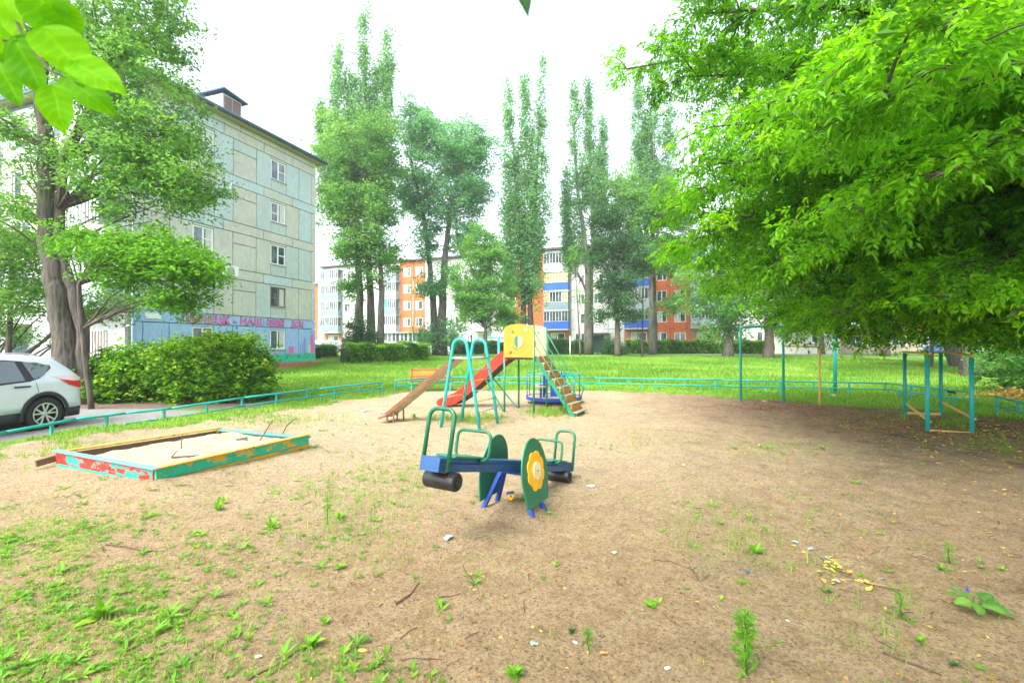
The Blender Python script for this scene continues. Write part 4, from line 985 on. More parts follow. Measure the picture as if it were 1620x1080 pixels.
# ------------------------------------------------------------------ bench
cB = Vector((-3.65, 16.75, 0)); ub = Vector((.985, .17, 0)).normalized(); vb = Vector((-.17, .985, 0)).normalized()
bn = thing('park_bench', 'slatted park bench with orange and yellow back beside the gap in the rail', 'bench', cB)
for k, mt in enumerate(('bench_orange', 'bench_yellow', 'bench_yellow', 'bench_orange')):
    h = .50 + k * .085; o_ = .20 + k * .022
    mb = MB(); mb.frame(cB, ub, vb, Zu, -.02, 1.5, o_, o_ + .025, h, h + (.062 if k != 2 else .05), .003); mb.build('back_slat', M[mt], bn)
for k in range(4):
    mb = MB(); mb.frame(cB, ub, vb, Zu, 0, 1.5, -.24 + k * .105, -.24 + k * .105 + .085, .40, .43, .003); mb.build('seat_slat', M['dark_board'] if k < 2 else M['bench_orange'], bn)
for a in (.06, 1.42):
    for b_ in (-.2, .16):
        mb = MB(); mb.bar(cB + ub * a + vb * b_ - Zu * .1, cB + ub * a + vb * b_ + Zu * .40, .04, .04); mb.build('leg', M['teal'], bn)
    mb = MB(); mb.bar(cB + ub * a + vb * .17 + Zu * .36, cB + ub * a + vb * .275 + Zu * .84, .04, .03, vb); mb.build('back_post', M['rust'], bn)

# ------------------------------------------------------------------ exercise bars
hb = thing('pull_up_bar', 'tall turquoise pull-up frame with lower yellow bar attached', 'exercise bar', (6.72, 13.75, 0))
q0, q1, q2 = Vector((6.72, 13.75, 0)), Vector((7.8, 13.45, 0)), Vector((8.54, 13.0, 0)); dq = (q1 - q0).normalized()
pts = [q0 + Zu * -.2, q0 + Zu * 2.12] + [q0 + dq * (.1 - .1 * math.cos(k * math.pi / 10)) + Zu * (2.12 + .1 * math.sin(k * math.pi / 10)) for k in range(1, 6)]
pts += [q1 - dq * (.1 - .1 * math.sin(k * math.pi / 10)) + Zu * (2.12 + .1 * math.cos(k * math.pi / 10)) for k in range(0, 6)] + [q1 + Zu * 2.1, q1 - Zu * .2]
mb = MB(); mb.tube(pts, .034, 10); mb.build('frame', M['teal'], hb)
mb = MB(); mb.tube([q1 + Zu * 1.66, q2 + Zu * 1.64], .022, 8); mb.build('crossbar', M['pale_yellow'], hb)
mb = MB(); mb.tube([q2 + Zu * 1.68, q2 - Zu * .2], .028, 8); mb.build('post', M['pale_yellow'], hb)
pp = [Vector((9.4, 11.2, 0)), Vector((8.02, 9.04, 0)), Vector((10.08, 11.0, 0)), Vector((8.66, 8.82, 0))]
pb = thing('parallel_bars', 'four post turquoise parallel bars with pale yellow wooden rails', 'exercise bars', (9.0, 10.0, 0))
for q, h in zip(pp, (1.49, 1.50, 1.51, 1.45)):
    mb = MB(); mb.tube([(q.x, q.y, -.2), (q.x, q.y, h)], .037, 12); mb.build('post', M['teal'], pb)
def rail(a, b_, ha, hb_, ex0, ex1, r=.022, nm='bar'):
    d = (b_ - a).normalized(); mb = MB(); mb.bar(a - d * ex0 + Zu * ha, b_ + d * ex1 + Zu * hb_, r * 2, r * 2, ch=.006); mb.build(nm, M['pale_yellow'], pb)
rail(pp[0], pp[1], 1.52, 1.525, .25, .25); rail(pp[2], pp[3], 1.54, 1.48, .25, .15)
rail(pp[0] + Vector((.04, 0, 0)), pp[1] + Vector((.06, 0, 0)), .28, .20, 0, 0); rail(pp[2] + Vector((.04, 0, 0)), pp[3] + Vector((.06, 0, 0)), .34, .29, 0, 0)
rail(pp[1], pp[3], .03, .02, 0, 0, .028); rail(pp[0], pp[2], .06, .06, 0, 0, .028)

# posts and poles standing on the lawn
def pole(name, label, x, y, h, r, mat, arm=None, cat='pole', group=None):
    z = float(T(x, y)); root = thing(name, label, cat, (x, y, z), group)
    mb = MB(); mb.tube([(x, y, z - .2), (x, y, z + h)], r, 10); mb.build('post', mat, root)
    if arm:
        mb = MB(); mb.tube([(x - arm, y, z + h), (x + arm * .9, y + .1, z + h)], r * .55, 8); mb.build('crossarm', mat, root)
pole('clothes_post', 'turquoise T-shaped clothes post standing behind the yellow tower panel', px(789, 21), 21, 2.0, .055, M['teal'], .42, 'clothes post')
pole('clothes_post', 'thick turquoise post behind the far rail, its top lost in maple leaves', px(1321, 16.6), 16.6, 2.15, .062, M['teal'], .45, 'clothes post')
pole('steel_pole', 'thin grey pole on the lawn seen between the two turquoise hoops', px(748, 44), 44, 2.0, .05, M['white_pole'])
pole('steel_pole', 'thin white pole on the lawn just past the green stair handrails', px(902, 42), 42, 1.9, .05, M['white_pole'])
pole('steel_pole', 'thin white pole on the lawn right behind the play tower back panel', px(866, 47), 47, 2.0, .05, M['white_pole'])
pole('utility_pole', 'tall weathered grey pole rising into the dark maple canopy', px(1474, 30), 30, 8.5, .10, M['bark_far'])

# ------------------------------------------------------------------ cars
def carpaint(name, c, metallic=.35):
    m, t, b = newmat(name); n = noise(t, 2, 4, .6); r = ramp(t, n.outputs[0], [(.3, sc(c, .93)), (.7, sc(c, 1.03))]); t.links.new(r.outputs[0], b.inputs['Base Color'])
    b.inputs['Metallic'].default_value = metallic; b.inputs['Roughness'].default_value = .32; b.inputs['Coat Weight'].default_value = .8; b.inputs['Coat Roughness'].default_value = .05; return m
M['paint_white'] = carpaint('pearl_white_car_paint', (.66, .71, .80), .05); M['paint_grey'] = carpaint('grey_car_paint', (.22, .25, .3)); M['paint_red'] = carpaint('red_car_paint', (.35, .03, .03), .1); M['paint_w2'] = carpaint('white_car_paint', (.7, .72, .74), .0); M['paint_blue'] = carpaint('blue_car_paint', (.05, .12, .35), .2)
M['plastic'] = plain('black_plastic_trim', (.02, .022, .028), .15, 20, .55); M['tyre'] = plain('tyre_rubber', (.022, .022, .022), .2, 30, .85, bm=.4)
M['alloy'] = plain('silver_alloy', (.62, .63, .65), .05, 20, .3, metallic=.6, bm=0)
m, t, b = newmat('car_glass'); b.inputs['Base Color'].default_value = (.06, .09, .10, 1); b.inputs['Roughness'].default_value = .03; b.inputs['Specular IOR Level'].default_value = 1.0; b.inputs['Coat Weight'].default_value = 1; M['cglass'] = m
m, t, b = newmat('tail_lamp_red'); b.inputs['Base Color'].default_value = (.65, .01, .015, 1); b.inputs['Roughness'].default_value = .1; b.inputs['Coat Weight'].default_value = 1; M['lamp_red'] = m
m, t, b = newmat('tail_lamp_clear'); b.inputs['Base Color'].default_value = (.75, .55, .55, 1); b.inputs['Roughness'].default_value = .1; M['lamp_clear'] = m
def interp(u, tab):
    return float(np.interp(u, [a for a, _ in tab], [b_ for _, b_ in tab]))
ZT = [(0, .60), (.02, .72), (.07, .98), (.16, 1.12), (.34, 1.30), (.50, 1.44), (.60, 1.50), (.85, 1.545), (1.5, 1.585), (2.2, 1.57), (2.7, 1.49), (3.1, 1.26), (3.4, 1.07), (3.9, .95), (4.2, .82), (4.33, .60)]
WT = [(0, .60), (.04, .72), (.12, .82), (.3, .875), (.7, .905), (1.5, .915), (3.0, .915), (3.8, .87), (4.15, .76), (4.33, .55)]
ZL = [.22, .30, .42, .56, .70, .84, .94, 1.0]
def halfw(u, z):
    w_ = interp(u, WT); k = 1.0
    if z < .42: k = .965 + .035 * (z - .22) / .2
    elif z > .84: k = 1 - .02 * min(1, (z - .84) / .16)
    r = w_ * k
    if z > 1.0: r -= (z - 1.0) * .42
    return r
def car(name, label, loc, ang, paint, simple=False, group=None):
    root = thing(name, label, 'car', loc, group); D = Vector((math.sin(ang), math.cos(ang), 0)) ; S = Vector((math.cos(ang), -math.sin(ang), 0)); O2 = Vector(loc)
    Q = lambda u, s, z: O2 - D * u + S * s + Zu * z          # u runs from the tail (0) to the nose, s to the car's side that faces +S
    us = [0, .02, .07, .16, .26, .34, .42, .50, .60, .72, .85, 1.0, 1.2, 1.5, 1.85, 2.2, 2.5, 2.7, 2.9, 3.1, 3.25, 3.4, 3.65, 3.9, 4.05, 4.2, 4.33]
    rows = []
    for u in us:
        zt = interp(u, ZT); r = []
        for z in ZL: zz = min(z, zt - .03); r.append((halfw(u, zz), zz))
        zr = max(zt, 1.0) if zt > 1.0 else zt
        for f in (.3, .62, .86):
            zz = 1.0 + (zt - 1.0) * f if zt > 1.05 else zt - .028 + .009 * f; r.append((halfw(u, zz) if zt > 1.05 else halfw(u, zt - .03) - .02 * f, zz))
        wl = r[-1][0]; r += [(wl - .05, zt - .02 if zt > 1.05 else zt - .012), (wl - .16, zt - .003), (wl * .4, zt + .008), (0, zt + .012)]
        rows.append(r)
    nz = len(rows[0])
    def shell(k0, k1, nm, mat):
        mb = MB(); vs = []; fs_ = []
        for side in (1, -1):
            base = len(vs)
            for u, r in zip(us, rows): vs += [Q(u, side * w_, z) for w_, z in r[k0:k1 + 1]]
            n = k1 - k0 + 1
            for i in range(len(us) - 1):
                for k in range(n - 1):
                    a = base + i * n + k; fs_.append((a, a + 1, a + n + 1, a + n))
            cap0 = [base + k for k in range(n)]; cap1 = [base + (len(us) - 1) * n + k for k in range(n)]
            if side == 1: c0, c1 = cap0, cap1
            else: fs_.append(tuple(c0 + cap0[::-1])); fs_.append(tuple(c1 + cap1[::-1]))
        mb.add(vs, fs_, True); me = bpy.data.meshes.new(nm)
        o = mb.build(nm, mat, root)
        bm = bmesh.new(); bm.from_mesh(o.data); bmesh.ops.remove_doubles(bm, verts=bm.verts, dist=.0005); bmesh.ops.recalc_face_normals(bm, faces=bm.faces); bm.to_mesh(o.data); bm.free(); return o
    body = shell(2, nz - 1, 'body', paint); sill_ = shell(0, 2, 'lower_cladding', M['plastic'])
    # wheel wells cut from body and cladding
    for ob in (() if simple else (body, sill_)):
        cm = MB()
        for uc in (.85, 3.45):
            for s0, s1 in ((.55, 1.1), (-1.1, -.55)): cm.lathe([(0, s0), (.385, s0), (.385, s1), (0, s1)], Q(uc, 0, .345), S, 28, False)
        ct = cm.build('cutter', paint, root)
        sd = ob.modifiers.new('s', 'SOLIDIFY'); sd.thickness = .012; sd.offset = -1
        md = ob.modifiers.new('b', 'BOOLEAN'); md.operation = 'DIFFERENCE'; md.object = ct; md.solver = 'EXACT'
        bpy.context.view_layer.update(); dg = bpy.context.evaluated_depsgraph_get(); me = bpy.data.meshes.new_from_object(ob.evaluated_get(dg)); ob.modifiers.clear(); ob.data = me; bpy.data.objects.remove(ct)
    # inner well liners
    for uc in (.85, 3.45):
        for s_ in (1, -1):
            if not simple: mb = MB(); mb.lathe([(.39, .50 * s_), (.39, .875 * s_)], Q(uc, 0, .345), S, 28); mb.lathe([(0, .52 * s_), (.39, .52 * s_)], Q(uc, 0, .345), S, 28); mb.build('wheel_liner', M['plastic'], root)
            if not simple:
                mb = MB(); vs = []; fs_ = []; n = 22
                for k in range(n + 1):
                    q = rad(-14 + 208 * k / n)
                    for r, off in ((.384, .0), (.384, .014), (.445, .014), (.455, .0)):
                        u = uc - r * math.cos(q); z = .345 + r * math.sin(q); vs.append(Q(u, s_ * (halfw(u, max(z, .3)) + off + .002), z))
                for k in range(n):
                    for j in range(3): a = k * 4 + j; fs_.append((a, a + 1, a + 5, a + 4))
                mb.add(vs, fs_, True); mb.build('wheel_arch_trim', M['plastic'], root)
            wc = Q(uc, s_ * (.86 if simple else .80), .34); ax = S * s_
            mb = MB(); mb.lathe([(.22, -.10), (.30, -.105), (.335, -.085), (.342, -.05), (.342, .05), (.335, .082), (.305, .10), (.235, .10), (.222, .085)], wc, ax, 40); wh = mb.build('wheel', M['tyre'], root)
            mb = MB(); mb.lathe([(.224, -.05), (.224, .088), (.214, .094), (.205, .085), (.20, .03), (.205, -.04), (0, -.04)], wc, ax, 36); mb.build('rim', M['alloy'] if simple else M['plastic'], wh)
            mb = MB(); mb.lathe([(.226, .084), (.226, .097), (.207, .097), (.204, .084)], wc, ax, 36, False); mb.build('rim_lip', M['alloy'], wh)
            mb = MB(); R_ = D; 
            for k in range(10):
                q = 2 * math.pi * (k // 2) / 5 + (.26 if k % 2 else -.26) + .3; q2 = 2 * math.pi * (k // 2) / 5 + .3 + (.10 if k % 2 else -.10)
                a3 = wc + ax * .088 + (R_ * math.cos(q) + Zu * math.sin(q)) * .21; b3 = wc + ax * .075 + (R_ * math.cos(q2) + Zu * math.sin(q2)) * .045; mb.bar(b3, a3, .030, .016, ax)
            mb.lathe([(0, .084), (.035, .084), (.05, .07), (.05, .04)], wc, ax, 16); mb.build('spokes', M['alloy'], wh)
    def patch(name, top, bot, mat, off=.006, par=None, n=10, side=1):
        mb = MB(); vs = []; fs_ = []
        f_ = lambda L, t_: (np.interp(t_, np.linspace(0, 1, len(L)), [q[0] for q in L]), np.interp(t_, np.linspace(0, 1, len(L)), [q[1] for q in L]))
        for i in range(n + 1):
            a = f_(top, i / n); c = f_(bot, i / n)
            for j in range(5):
                u = a[0] + (c[0] - a[0]) * j / 4; z = a[1] + (c[1] - a[1]) * j / 4; vs.append(Q(u, side * (halfw(u, z) + off), z))
        for i in range(n):
            for j in range(4): a = i * 5 + j; fs_.append((a, a + 1, a + 6, a + 5))
        mb.add(vs, fs_, True); return mb.build(name, mat, par or root)
    for s_ in (1, -1):
        patch('window_surround', [(.68, 1.33), (1.3, 1.455), (2.0, 1.48), (2.6, 1.40), (3.0, 1.16)], [(.68, 1.27), (1.0, 1.03), (1.6, .985), (2.5, .975), (3.12, .985)], M['plastic'], .005, side=s_)
        patch('quarter_window', [(.72, 1.325), (.9, 1.395), (1.16, 1.42)], [(.72, 1.285), (.85, 1.13), (1.05, 1.065)], M['cglass'], .012, side=s_)
        patch('rear_door_window', [(1.28, 1.425), (1.6, 1.445), (1.97, 1.45)], [(1.20, 1.045), (1.6, 1.02), (1.97, 1.01)], M['cglass'], .012, side=s_)
        patch('front_door_window', [(2.04, 1.45), (2.4, 1.40), (2.75, 1.22)], [(2.04, 1.01), (2.5, 1.0), (3.0, 1.0)], M['cglass'], .012, side=s_)
        patch('door_handle', [(1.14, .945), (1.42, .945)], [(1.14, .912), (1.42, .912)], M['plastic'], .035, n=3, side=s_)
        patch('tail_lamp', [(.09, 1.06), (.35, 1.10), (.74, 1.105)], [(.05, .99), (.3, .985), (.6, 1.05)], M['lamp_clear'], .010, side=s_)
        patch('tail_lamp', [(.05, .985), (.3, .98), (.6, 1.045)], [(.04, .85), (.16, .82), (.40, .90)], M['lamp_red'], .014, side=s_)
        # door gaps, thin dark strips
        for L in ([(1.02, 1.03), (1.0, .90), (.98, .8), (1.22, .62), (1.28, .45)], [(2.0, .98), (2.0, .7), (2.0, .42)], [(3.05, .98), (3.1, .7), (3.0, .42)]):
            patch('door_gap', L, [(u + .012, z) for u, z in L], M['plastic'], .002, side=s_)
        mb = MB(); mb.tube([Q(.80, s_ * .60, 1.53), Q(.95, s_ * .60, 1.575), Q(1.6, s_ * .605, 1.60), Q(2.3, s_ * .60, 1.585), Q(2.5, s_ * .58, 1.53)], .012, 8); mb.build('roof_rail', M['alloy'], root)
    # rear window (tail) and windscreen as bent sheets
    def sheet(nm, ulist, k):
        mb = MB(); vs = []; fs_ = []
        for u in ulist:
            zt = interp(u, ZT); w_ = halfw(u, zt) - .10
            for j in range(5): vs.append(Q(u - .012 * k, w_ * (j / 2 - 1), zt + .016 - .01 * abs(j / 2 - 1)))
        for i in range(len(ulist) - 1):
            for j in range(4): a = i * 5 + j; fs_.append((a, a + 1, a + 6, a + 5))
        mb.add(vs, fs_, True); mb.build(nm, M['cglass'], root)
    sheet('rear_window', [.19, .26, .34, .42, .49], 1); sheet('windscreen', [2.62, 2.75, 2.9, 3.05, 3.2], -1)
    mb = MB(); mb.tube([Q(.72, .15, 1.56), Q(.42, .15, 1.80)], .006, 6); mb.build('aerial', M['plastic'], root)
    mb = MB(); mb.frame(O2, S, -D, Zu, -.56, .56, .44, .68, 1.455, 1.495); mb.build('spoiler', paint, root)
    mb = MB(); mb.frame(O2, S, -D, Zu, -.26, .26, -.022, -.004, .70, .81); mb.build('number_plate', M['wframe'], root)
    return root
ca = rad(9)
wheel_c = Vector((-9.02, 9.25, 0)); Dv = Vector((math.sin(ca), math.cos(ca), 0)); Sv = Vector((math.cos(ca), -math.sin(ca), 0))
loc = wheel_c + Dv * .85 - Sv * .87 + Vector((-.20, -.02, 0))
car('parked_car', 'white crossover car parked with its tail beside the big bush', (loc.x, loc.y, .0), ca, M['paint_white']).scale = (.96, .96, .96)
car('parked_car', 'white car parked in front of the long block, left of the grey one', (px(528, 62), 62, .72), rad(84), M['paint_w2'], True)
car('parked_car', 'grey car parked behind the clipped hedge, its red lamp showing', (px(550, 60), 60, .72), rad(110), M['paint_grey'], True)
car('parked_car', 'white car parked beyond the leaning dark stump at the lawn edge', (px(1600, 40), 40, .62), rad(75), M['paint_w2'], True)
car('parked_car', 'blue car parked under the maples beyond the parallel bars', (px(1530, 45), 45, .66), rad(80), M['paint_blue'], True)
sh = thing('shop_kiosk', 'low beige kiosk with red roof edge seen under the dark maples', 'kiosk', (px(1400, 56), 56, .7)); WK = Wall((px(1330, 56), 56, .7), (1, 0, 0), (0, -1, 0)); kl = px(1480, 56) - px(1330, 56)
mb = MB(); WK.slab(mb, 0, kl, 0, 2.5, -5, 0); mb.build('wall', plain('beige_plaster', (.34, .28, .20), .1, 2, .8), sh)
mb = MB(); WK.slab(mb, -.3, kl + .3, 2.5, 2.85, -5.3, .5); mb.build('roof', plain('red_fascia', (.45, .06, .04), .1, 2, .6), sh)
for j in range(4): window(WK, .8 + j * 2.6, 2.6 + j * 2.6, .9, 2.1, sh, M['wframe'], depth=-.06, sill=False)

# ------------------------------------------------------------------ trees across the lawn
def pt(u, v, z): return px(u, z), z, py(v, z)
def blob(u, v, z, ru, rv, rd, wt):
    """crown lobe whose outline, seen from the path, is about ru x rv photo pixels"""
    k = z / 740; return (px(u, z), z, py(v, z), ru * k, rd, rv * k, wt)
def tr(u0, v0, z, path, r0, r1):
    """trunk from the ground under column u0 through photo points in path"""
    P = [(px(u0, z), z, float(T(px(u0, z), z)) - .15)] + [(px(u, z), z, py(v, z)) for u, v in path]; n = len(P) - 1
    return [(x, y, h, r0 * (1.25 if i == 0 else 1) + (r1 - r0) * i / n) for i, (x, y, h) in enumerate(P)]
def spires(z, L):
    """poplar spires: (u_tip, v_tip, u_base, v_base, halfwidth px)"""
    out = []
    for ut, vt, ub, vb, hw in L:
        n = 7
        for i in range(n):
            f = (i + .5) / n; u = ut + (ub - ut) * f; v = vt + (vb - vt) * f; w_ = hw * (.22 + .78 * min(1, f * 1.6)) * (1 if f < .8 else .8)
            out.append(blob(u, v, z, w_, (vb - vt) / n * .78, w_ * z / 740 * 1.0, .35 + f))
    return out
tree('poplar_tree', 'tall triple-topped poplar rising just right of the mural building', (px(572, 43), 43, 0),
     [tr(567, 0, 43, [(568, 470), (566, 380), (556, 250), (545, 120)], .42, .10), tr(590, 0, 43, [(586, 470), (580, 380), (577, 220), (577, 90)], .40, .10)],
     spires(43, [(538, 32, 530, 320, 26), (574, 24, 575, 330, 25), (611, 48, 606, 300, 23), (556, 120, 552, 330, 26), (594, 110, 592, 330, 24), (505, 170, 520, 300, 14)]), 39600, .25, M['leaf_poplar'], M['bark_far'], 101, csize=.46, per=46, nbr=40, flat=2.3, ratio=.6)
tree('linden_tree', 'bushy olive green tree filling the foot of the triple-topped poplar', (px(580, 40.5), 40.5, 0),
     [tr(600, 0, 40.5, [(604, 460), (600, 400), (590, 300)], .30, .12)],
     [blob(548, 235, 40.5, 42, 50, 3, 1), blob(595, 230, 40.5, 40, 55, 3, 1), blob(540, 320, 40.5, 38, 50, 2.6, 1), blob(598, 330, 40.5, 36, 60, 2.6, 1), blob(565, 390, 40.5, 40, 35, 2.4, .8), blob(615, 400, 40.5, 20, 35, 2, .4), blob(555, 450, 40.5, 16, 26, 1.4, .12), blob(590, 440, 40.5, 20, 20, 1.4, .12)],
     36000, .26, M['leaf_mid'], M['bark_far'], 102, csize=0.85, per=80, nbr=24)
tree('dark_shrub', 'dark green conifer-like shrub behind the clipped hedge under the poplar', (px(572, 39), 39, .3), [tr(572, 0, 39, [(572, 500)], .1, .05)],
     [blob(572, 520, 39, 22, 26, 1.1, 1), blob(585, 535, 39, 18, 16, 1, .6), blob(560, 545, 39, 20, 12, 1, .5)], 3500, .20, M['leaf_dark'], M['bark_dark'], 103, cat='shrub', nbr=6)
tree('willow_tree', 'broad bluish-green tree with two leaning trunks left of the tower', (px(697, 47), 47, 0),
     [tr(699, 0, 47, [(699, 480), (704, 400), (712, 330), (735, 300)], .48, .12), tr(690, 0, 47.3, [(684, 470), (678, 400), (668, 330), (652, 270)], .38, .10)],
     [blob(665, 215, 47, 38, 48, 4, 1), blob(715, 240, 47, 48, 50, 4, 1.2), blob(750, 235, 47, 32, 36, 3, .6), blob(655, 300, 47, 34, 46, 3, .8), blob(745, 300, 47, 34, 38, 3, .7), blob(700, 320, 47, 50, 40, 3, .8), blob(672, 375, 47, 22, 36, 2, .35), blob(735, 372, 47, 26, 34, 2, .4), blob(682, 450, 46.5, 22, 22, 1.6, .16), blob(712, 430, 46.5, 18, 18, 1.4, .1), blob(722, 520, 46, 30, 30, 1.6, .2), blob(675, 530, 46, 16, 24, 1.4, .12)],
     48000, .28, M['leaf_willow'], M['bark_far'], 104, csize=0.95, per=80, nbr=44, shell=.5)
tree('linden_tree', 'small light green tree hanging in front of the white panels left of the tower', (px(769, 40), 40, 0), [tr(769, 0, 40, [(768, 520), (765, 470), (760, 420)], .14, .06)],
     [blob(765, 395, 40, 36, 44, 2.0, 1), blob(782, 460, 40, 38, 44, 2.0, 1), blob(745, 475, 40, 30, 36, 1.8, .8), blob(800, 500, 40, 24, 24, 1.5, .4), blob(725, 440, 40, 16, 26, 1.5, .2)], 25000, .22, M['leaf_mid'], M['bark_far'], 105, csize=0.66, per=80)
tree('poplar_tree', 'poplar with three thin spires standing behind the yellow tower panel', (px(836, 46), 46, 0),
     [tr(826, 0, 46, [(828, 480), (826, 380), (812, 240)], .34, .08), tr(842, 0, 46, [(838, 470), (846, 350), (854, 180)], .30, .08)],
     spires(46, [(804, 132, 806, 420, 19), (831, 118, 828, 420, 18), (857, 104, 852, 420, 20), (842, 200, 838, 470, 20), (818, 230, 812, 470, 20)]) + [blob(812, 440, 46, 26, 46, 2, 1.3), blob(850, 450, 46, 20, 40, 2, .9)],
     37800, .25, M['leaf_poplar'], M['bark_dark'], 106, csize=.46, per=46, nbr=46, flat=2.3)
tree('poplar_tree', 'slender two-spired poplar in the gap right of the tower with blue balconies behind', (px(931, 50), 50, 0),
     [tr(931, 0, 50, [(931, 470), (928, 400), (914, 300), (908, 200)], .42, .09), tr(934, 0, 50.3, [(935, 470), (938, 350), (932, 210)], .3, .08)],
     spires(50, [(908, 122, 916, 420, 19), (931, 126, 934, 330, 16), (893, 260, 902, 420, 13), (955, 190, 948, 340, 13)]) + [blob(950, 300, 50, 24, 46, 2, .8), blob(925, 400, 50, 22, 34, 2, .35)],
     27000, .25, M['leaf_poplar'], M['bark_far'], 107, csize=.46, per=46, nbr=40, flat=2.3)
tree('sapling_tree', 'thin bare-stemmed young tree in front of the white wall by the blue balconies', (px(914, 46), 46, 0), [tr(918, 0, 46, [(915, 500), (911, 440), (904, 390)], .08, .03)],
     [blob(906, 400, 46, 10, 26, 1, 1), blob(916, 470, 46, 10, 24, 1, .5)], 700, .22, M['leaf_mid'], M['bark_far'], 108, nbr=8)
tree('poplar_tree', 'tall poplar partly hidden by the maple branch tips at the top', (px(1030, 52), 52, 0), [tr(1034, 0, 52, [(1032, 420), (1034, 300), (1030, 180)], .40, .10)],
     spires(52, [(1010, 128, 1012, 330, 20), (1038, 105, 1036, 330, 22), (1060, 150, 1056, 320, 18), (1022, 190, 1024, 330, 20)]), 21600, .26, M['leaf_poplar'], M['bark_far'], 109, csize=.46, per=46, nbr=26, flat=2.3)
tree('maple_tree', 'dark green tree with a straight brown trunk before the orange wall', (px(1032, 49), 49, 0), [tr(1032, 0, 49, [(1031, 500), (1030, 440), (1020, 380)], .34, .16)],
     [blob(1000, 340, 49, 40, 44, 3, 1), blob(1050, 320, 49, 42, 42, 3, 1), blob(1075, 350, 49, 34, 44, 3, .9), blob(1020, 400, 49, 44, 40, 3, 1), blob(1075, 410, 49, 36, 32, 3, .7), blob(985, 300, 49, 28, 34, 2, .5), blob(1062, 480, 49, 30, 18, 2, .25)],
     38000, .27, M['leaf_mid'], M['bark_far'], 110, csize=0.85, per=80)
tree('linden_tree', 'dark dense tree with drooping tiers right of the two-spired poplar', (px(978, 42), 42, 0), [tr(977, 0, 42, [(977, 500), (973, 420), (968, 360)], .26, .08), tr(1016, 0, 42.5, [(1017, 480), (1018, 440)], .08, .04)],
     [blob(963, 345, 42, 26, 30, 2, .8), blob(958, 395, 42, 32, 34, 2.4, 1), blob(1000, 400, 42, 30, 36, 2.4, 1), blob(975, 450, 42, 38, 34, 2.4, .9), blob(990, 490, 42, 28, 26, 2, .5), blob(955, 500, 42, 20, 20, 1.6, .2)],
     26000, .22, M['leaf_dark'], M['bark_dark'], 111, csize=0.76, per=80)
tree('round_shrub', 'dark round shrub on the lawn right of the entrance door', (px(970, 50), 50, .65), [tr(970, 0, 50, [(970, 545)], .1, .05)], [blob(970, 548, 50, 24, 17, 1.4, 1)], 3000, .22, M['leaf_dark'], M['bark_dark'], 112, cat='shrub', nbr=5)
tree('maple_tree', 'drooping grey-green tree on a thick pale stump before the blue balcony', (px(1151, 42), 42, 0), [tr(1151, 0, 42, [(1150, 520), (1140, 470), (1128, 440)], .42, .2)],
     [blob(1115, 470, 42, 36, 28, 2, 1), blob(1150, 510, 42, 40, 28, 2, 1), blob(1085, 440, 42, 24, 20, 1.6, .3), blob(1165, 460, 42, 36, 40, 2.4, 1), blob(1190, 400, 42, 50, 60, 3, 1.2)],
     12000, .25, M['leaf_mid'], M['bark_far'], 113, csize=.8, per=34)
# the dim row under the big maple
for k, (u, z, r0, sd, top, lb) in enumerate([(1217, 40, .40, 21, 300, 'dark trunked maple behind the tall pull-up frame'), (1399, 44, .36, 22, 260, 'dark trunked maple standing behind the thick turquoise post'), (1300, 52, .3, 23, 250, 'maple far back behind the lower yellow bar'), (1515, 31, .34, 24, 150, 'maple on a short leaning stump beside the right-hand parallel bars')]):
    lean = 18 if k == 3 else 0
    tree('maple_tree', lb, (px(u, z), z, 0), [tr(u, 0, z, [(u - lean, 530), (u - lean - 4, 470), (u - lean, 380)], r0, r0 * .5)],
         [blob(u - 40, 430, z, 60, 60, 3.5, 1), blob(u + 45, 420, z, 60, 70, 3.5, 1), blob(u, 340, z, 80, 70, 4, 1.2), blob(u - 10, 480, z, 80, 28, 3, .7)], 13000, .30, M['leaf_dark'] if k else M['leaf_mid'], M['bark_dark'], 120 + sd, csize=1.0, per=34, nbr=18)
tree('maple_tree', 'thick forked dark trunk under the canopy right of the parallel bars', (px(1550, 24), 24, 0),
     [tr(1540, 0, 24, [(1532, 560), (1500, 470), (1470, 380), (1440, 260)], .42, .2), tr(1572, 0, 24.2, [(1580, 560), (1600, 480), (1640, 360)], .44, .2)],
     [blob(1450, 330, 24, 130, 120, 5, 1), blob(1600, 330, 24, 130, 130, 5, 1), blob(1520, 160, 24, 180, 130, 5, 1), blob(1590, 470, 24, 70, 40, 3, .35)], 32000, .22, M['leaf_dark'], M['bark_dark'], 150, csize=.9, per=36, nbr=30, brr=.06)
# trees closing the view beyond the blocks and outside it
for k, (u, z, top, lb) in enumerate([(512, 110, 452, 'rounded green tree peeping over the roofs beside the mural building'), (1240, 75, 330, 'big tree beyond the lawn behind the pull-up frame'), (1420, 78, 300, 'big tree beyond the beige kiosk'), (1600, 70, 250, 'big tree at the far right beyond the parked cars')]):
    kx = z / 740
    tree('broadleaf_tree', lb, (px(u, z), z, 0), [tr(u, 0, z, [(u, 500), (u, top + 60)], .5, .2)], [blob(u, (top + 510) / 2, z, 14 if k == 0 else 130, (520 - top) / 2, 5, 1), blob(u + (0 if k == 0 else 50), top + 60, z, 12 if k == 0 else 90, 50, 5, .6)], 2500 if k == 0 else 16000, .42, M['leaf_mid'] if k < 2 else M['leaf_dark'], M['bark_far'], 160 + k, csize=1.4, per=36, nbr=10)

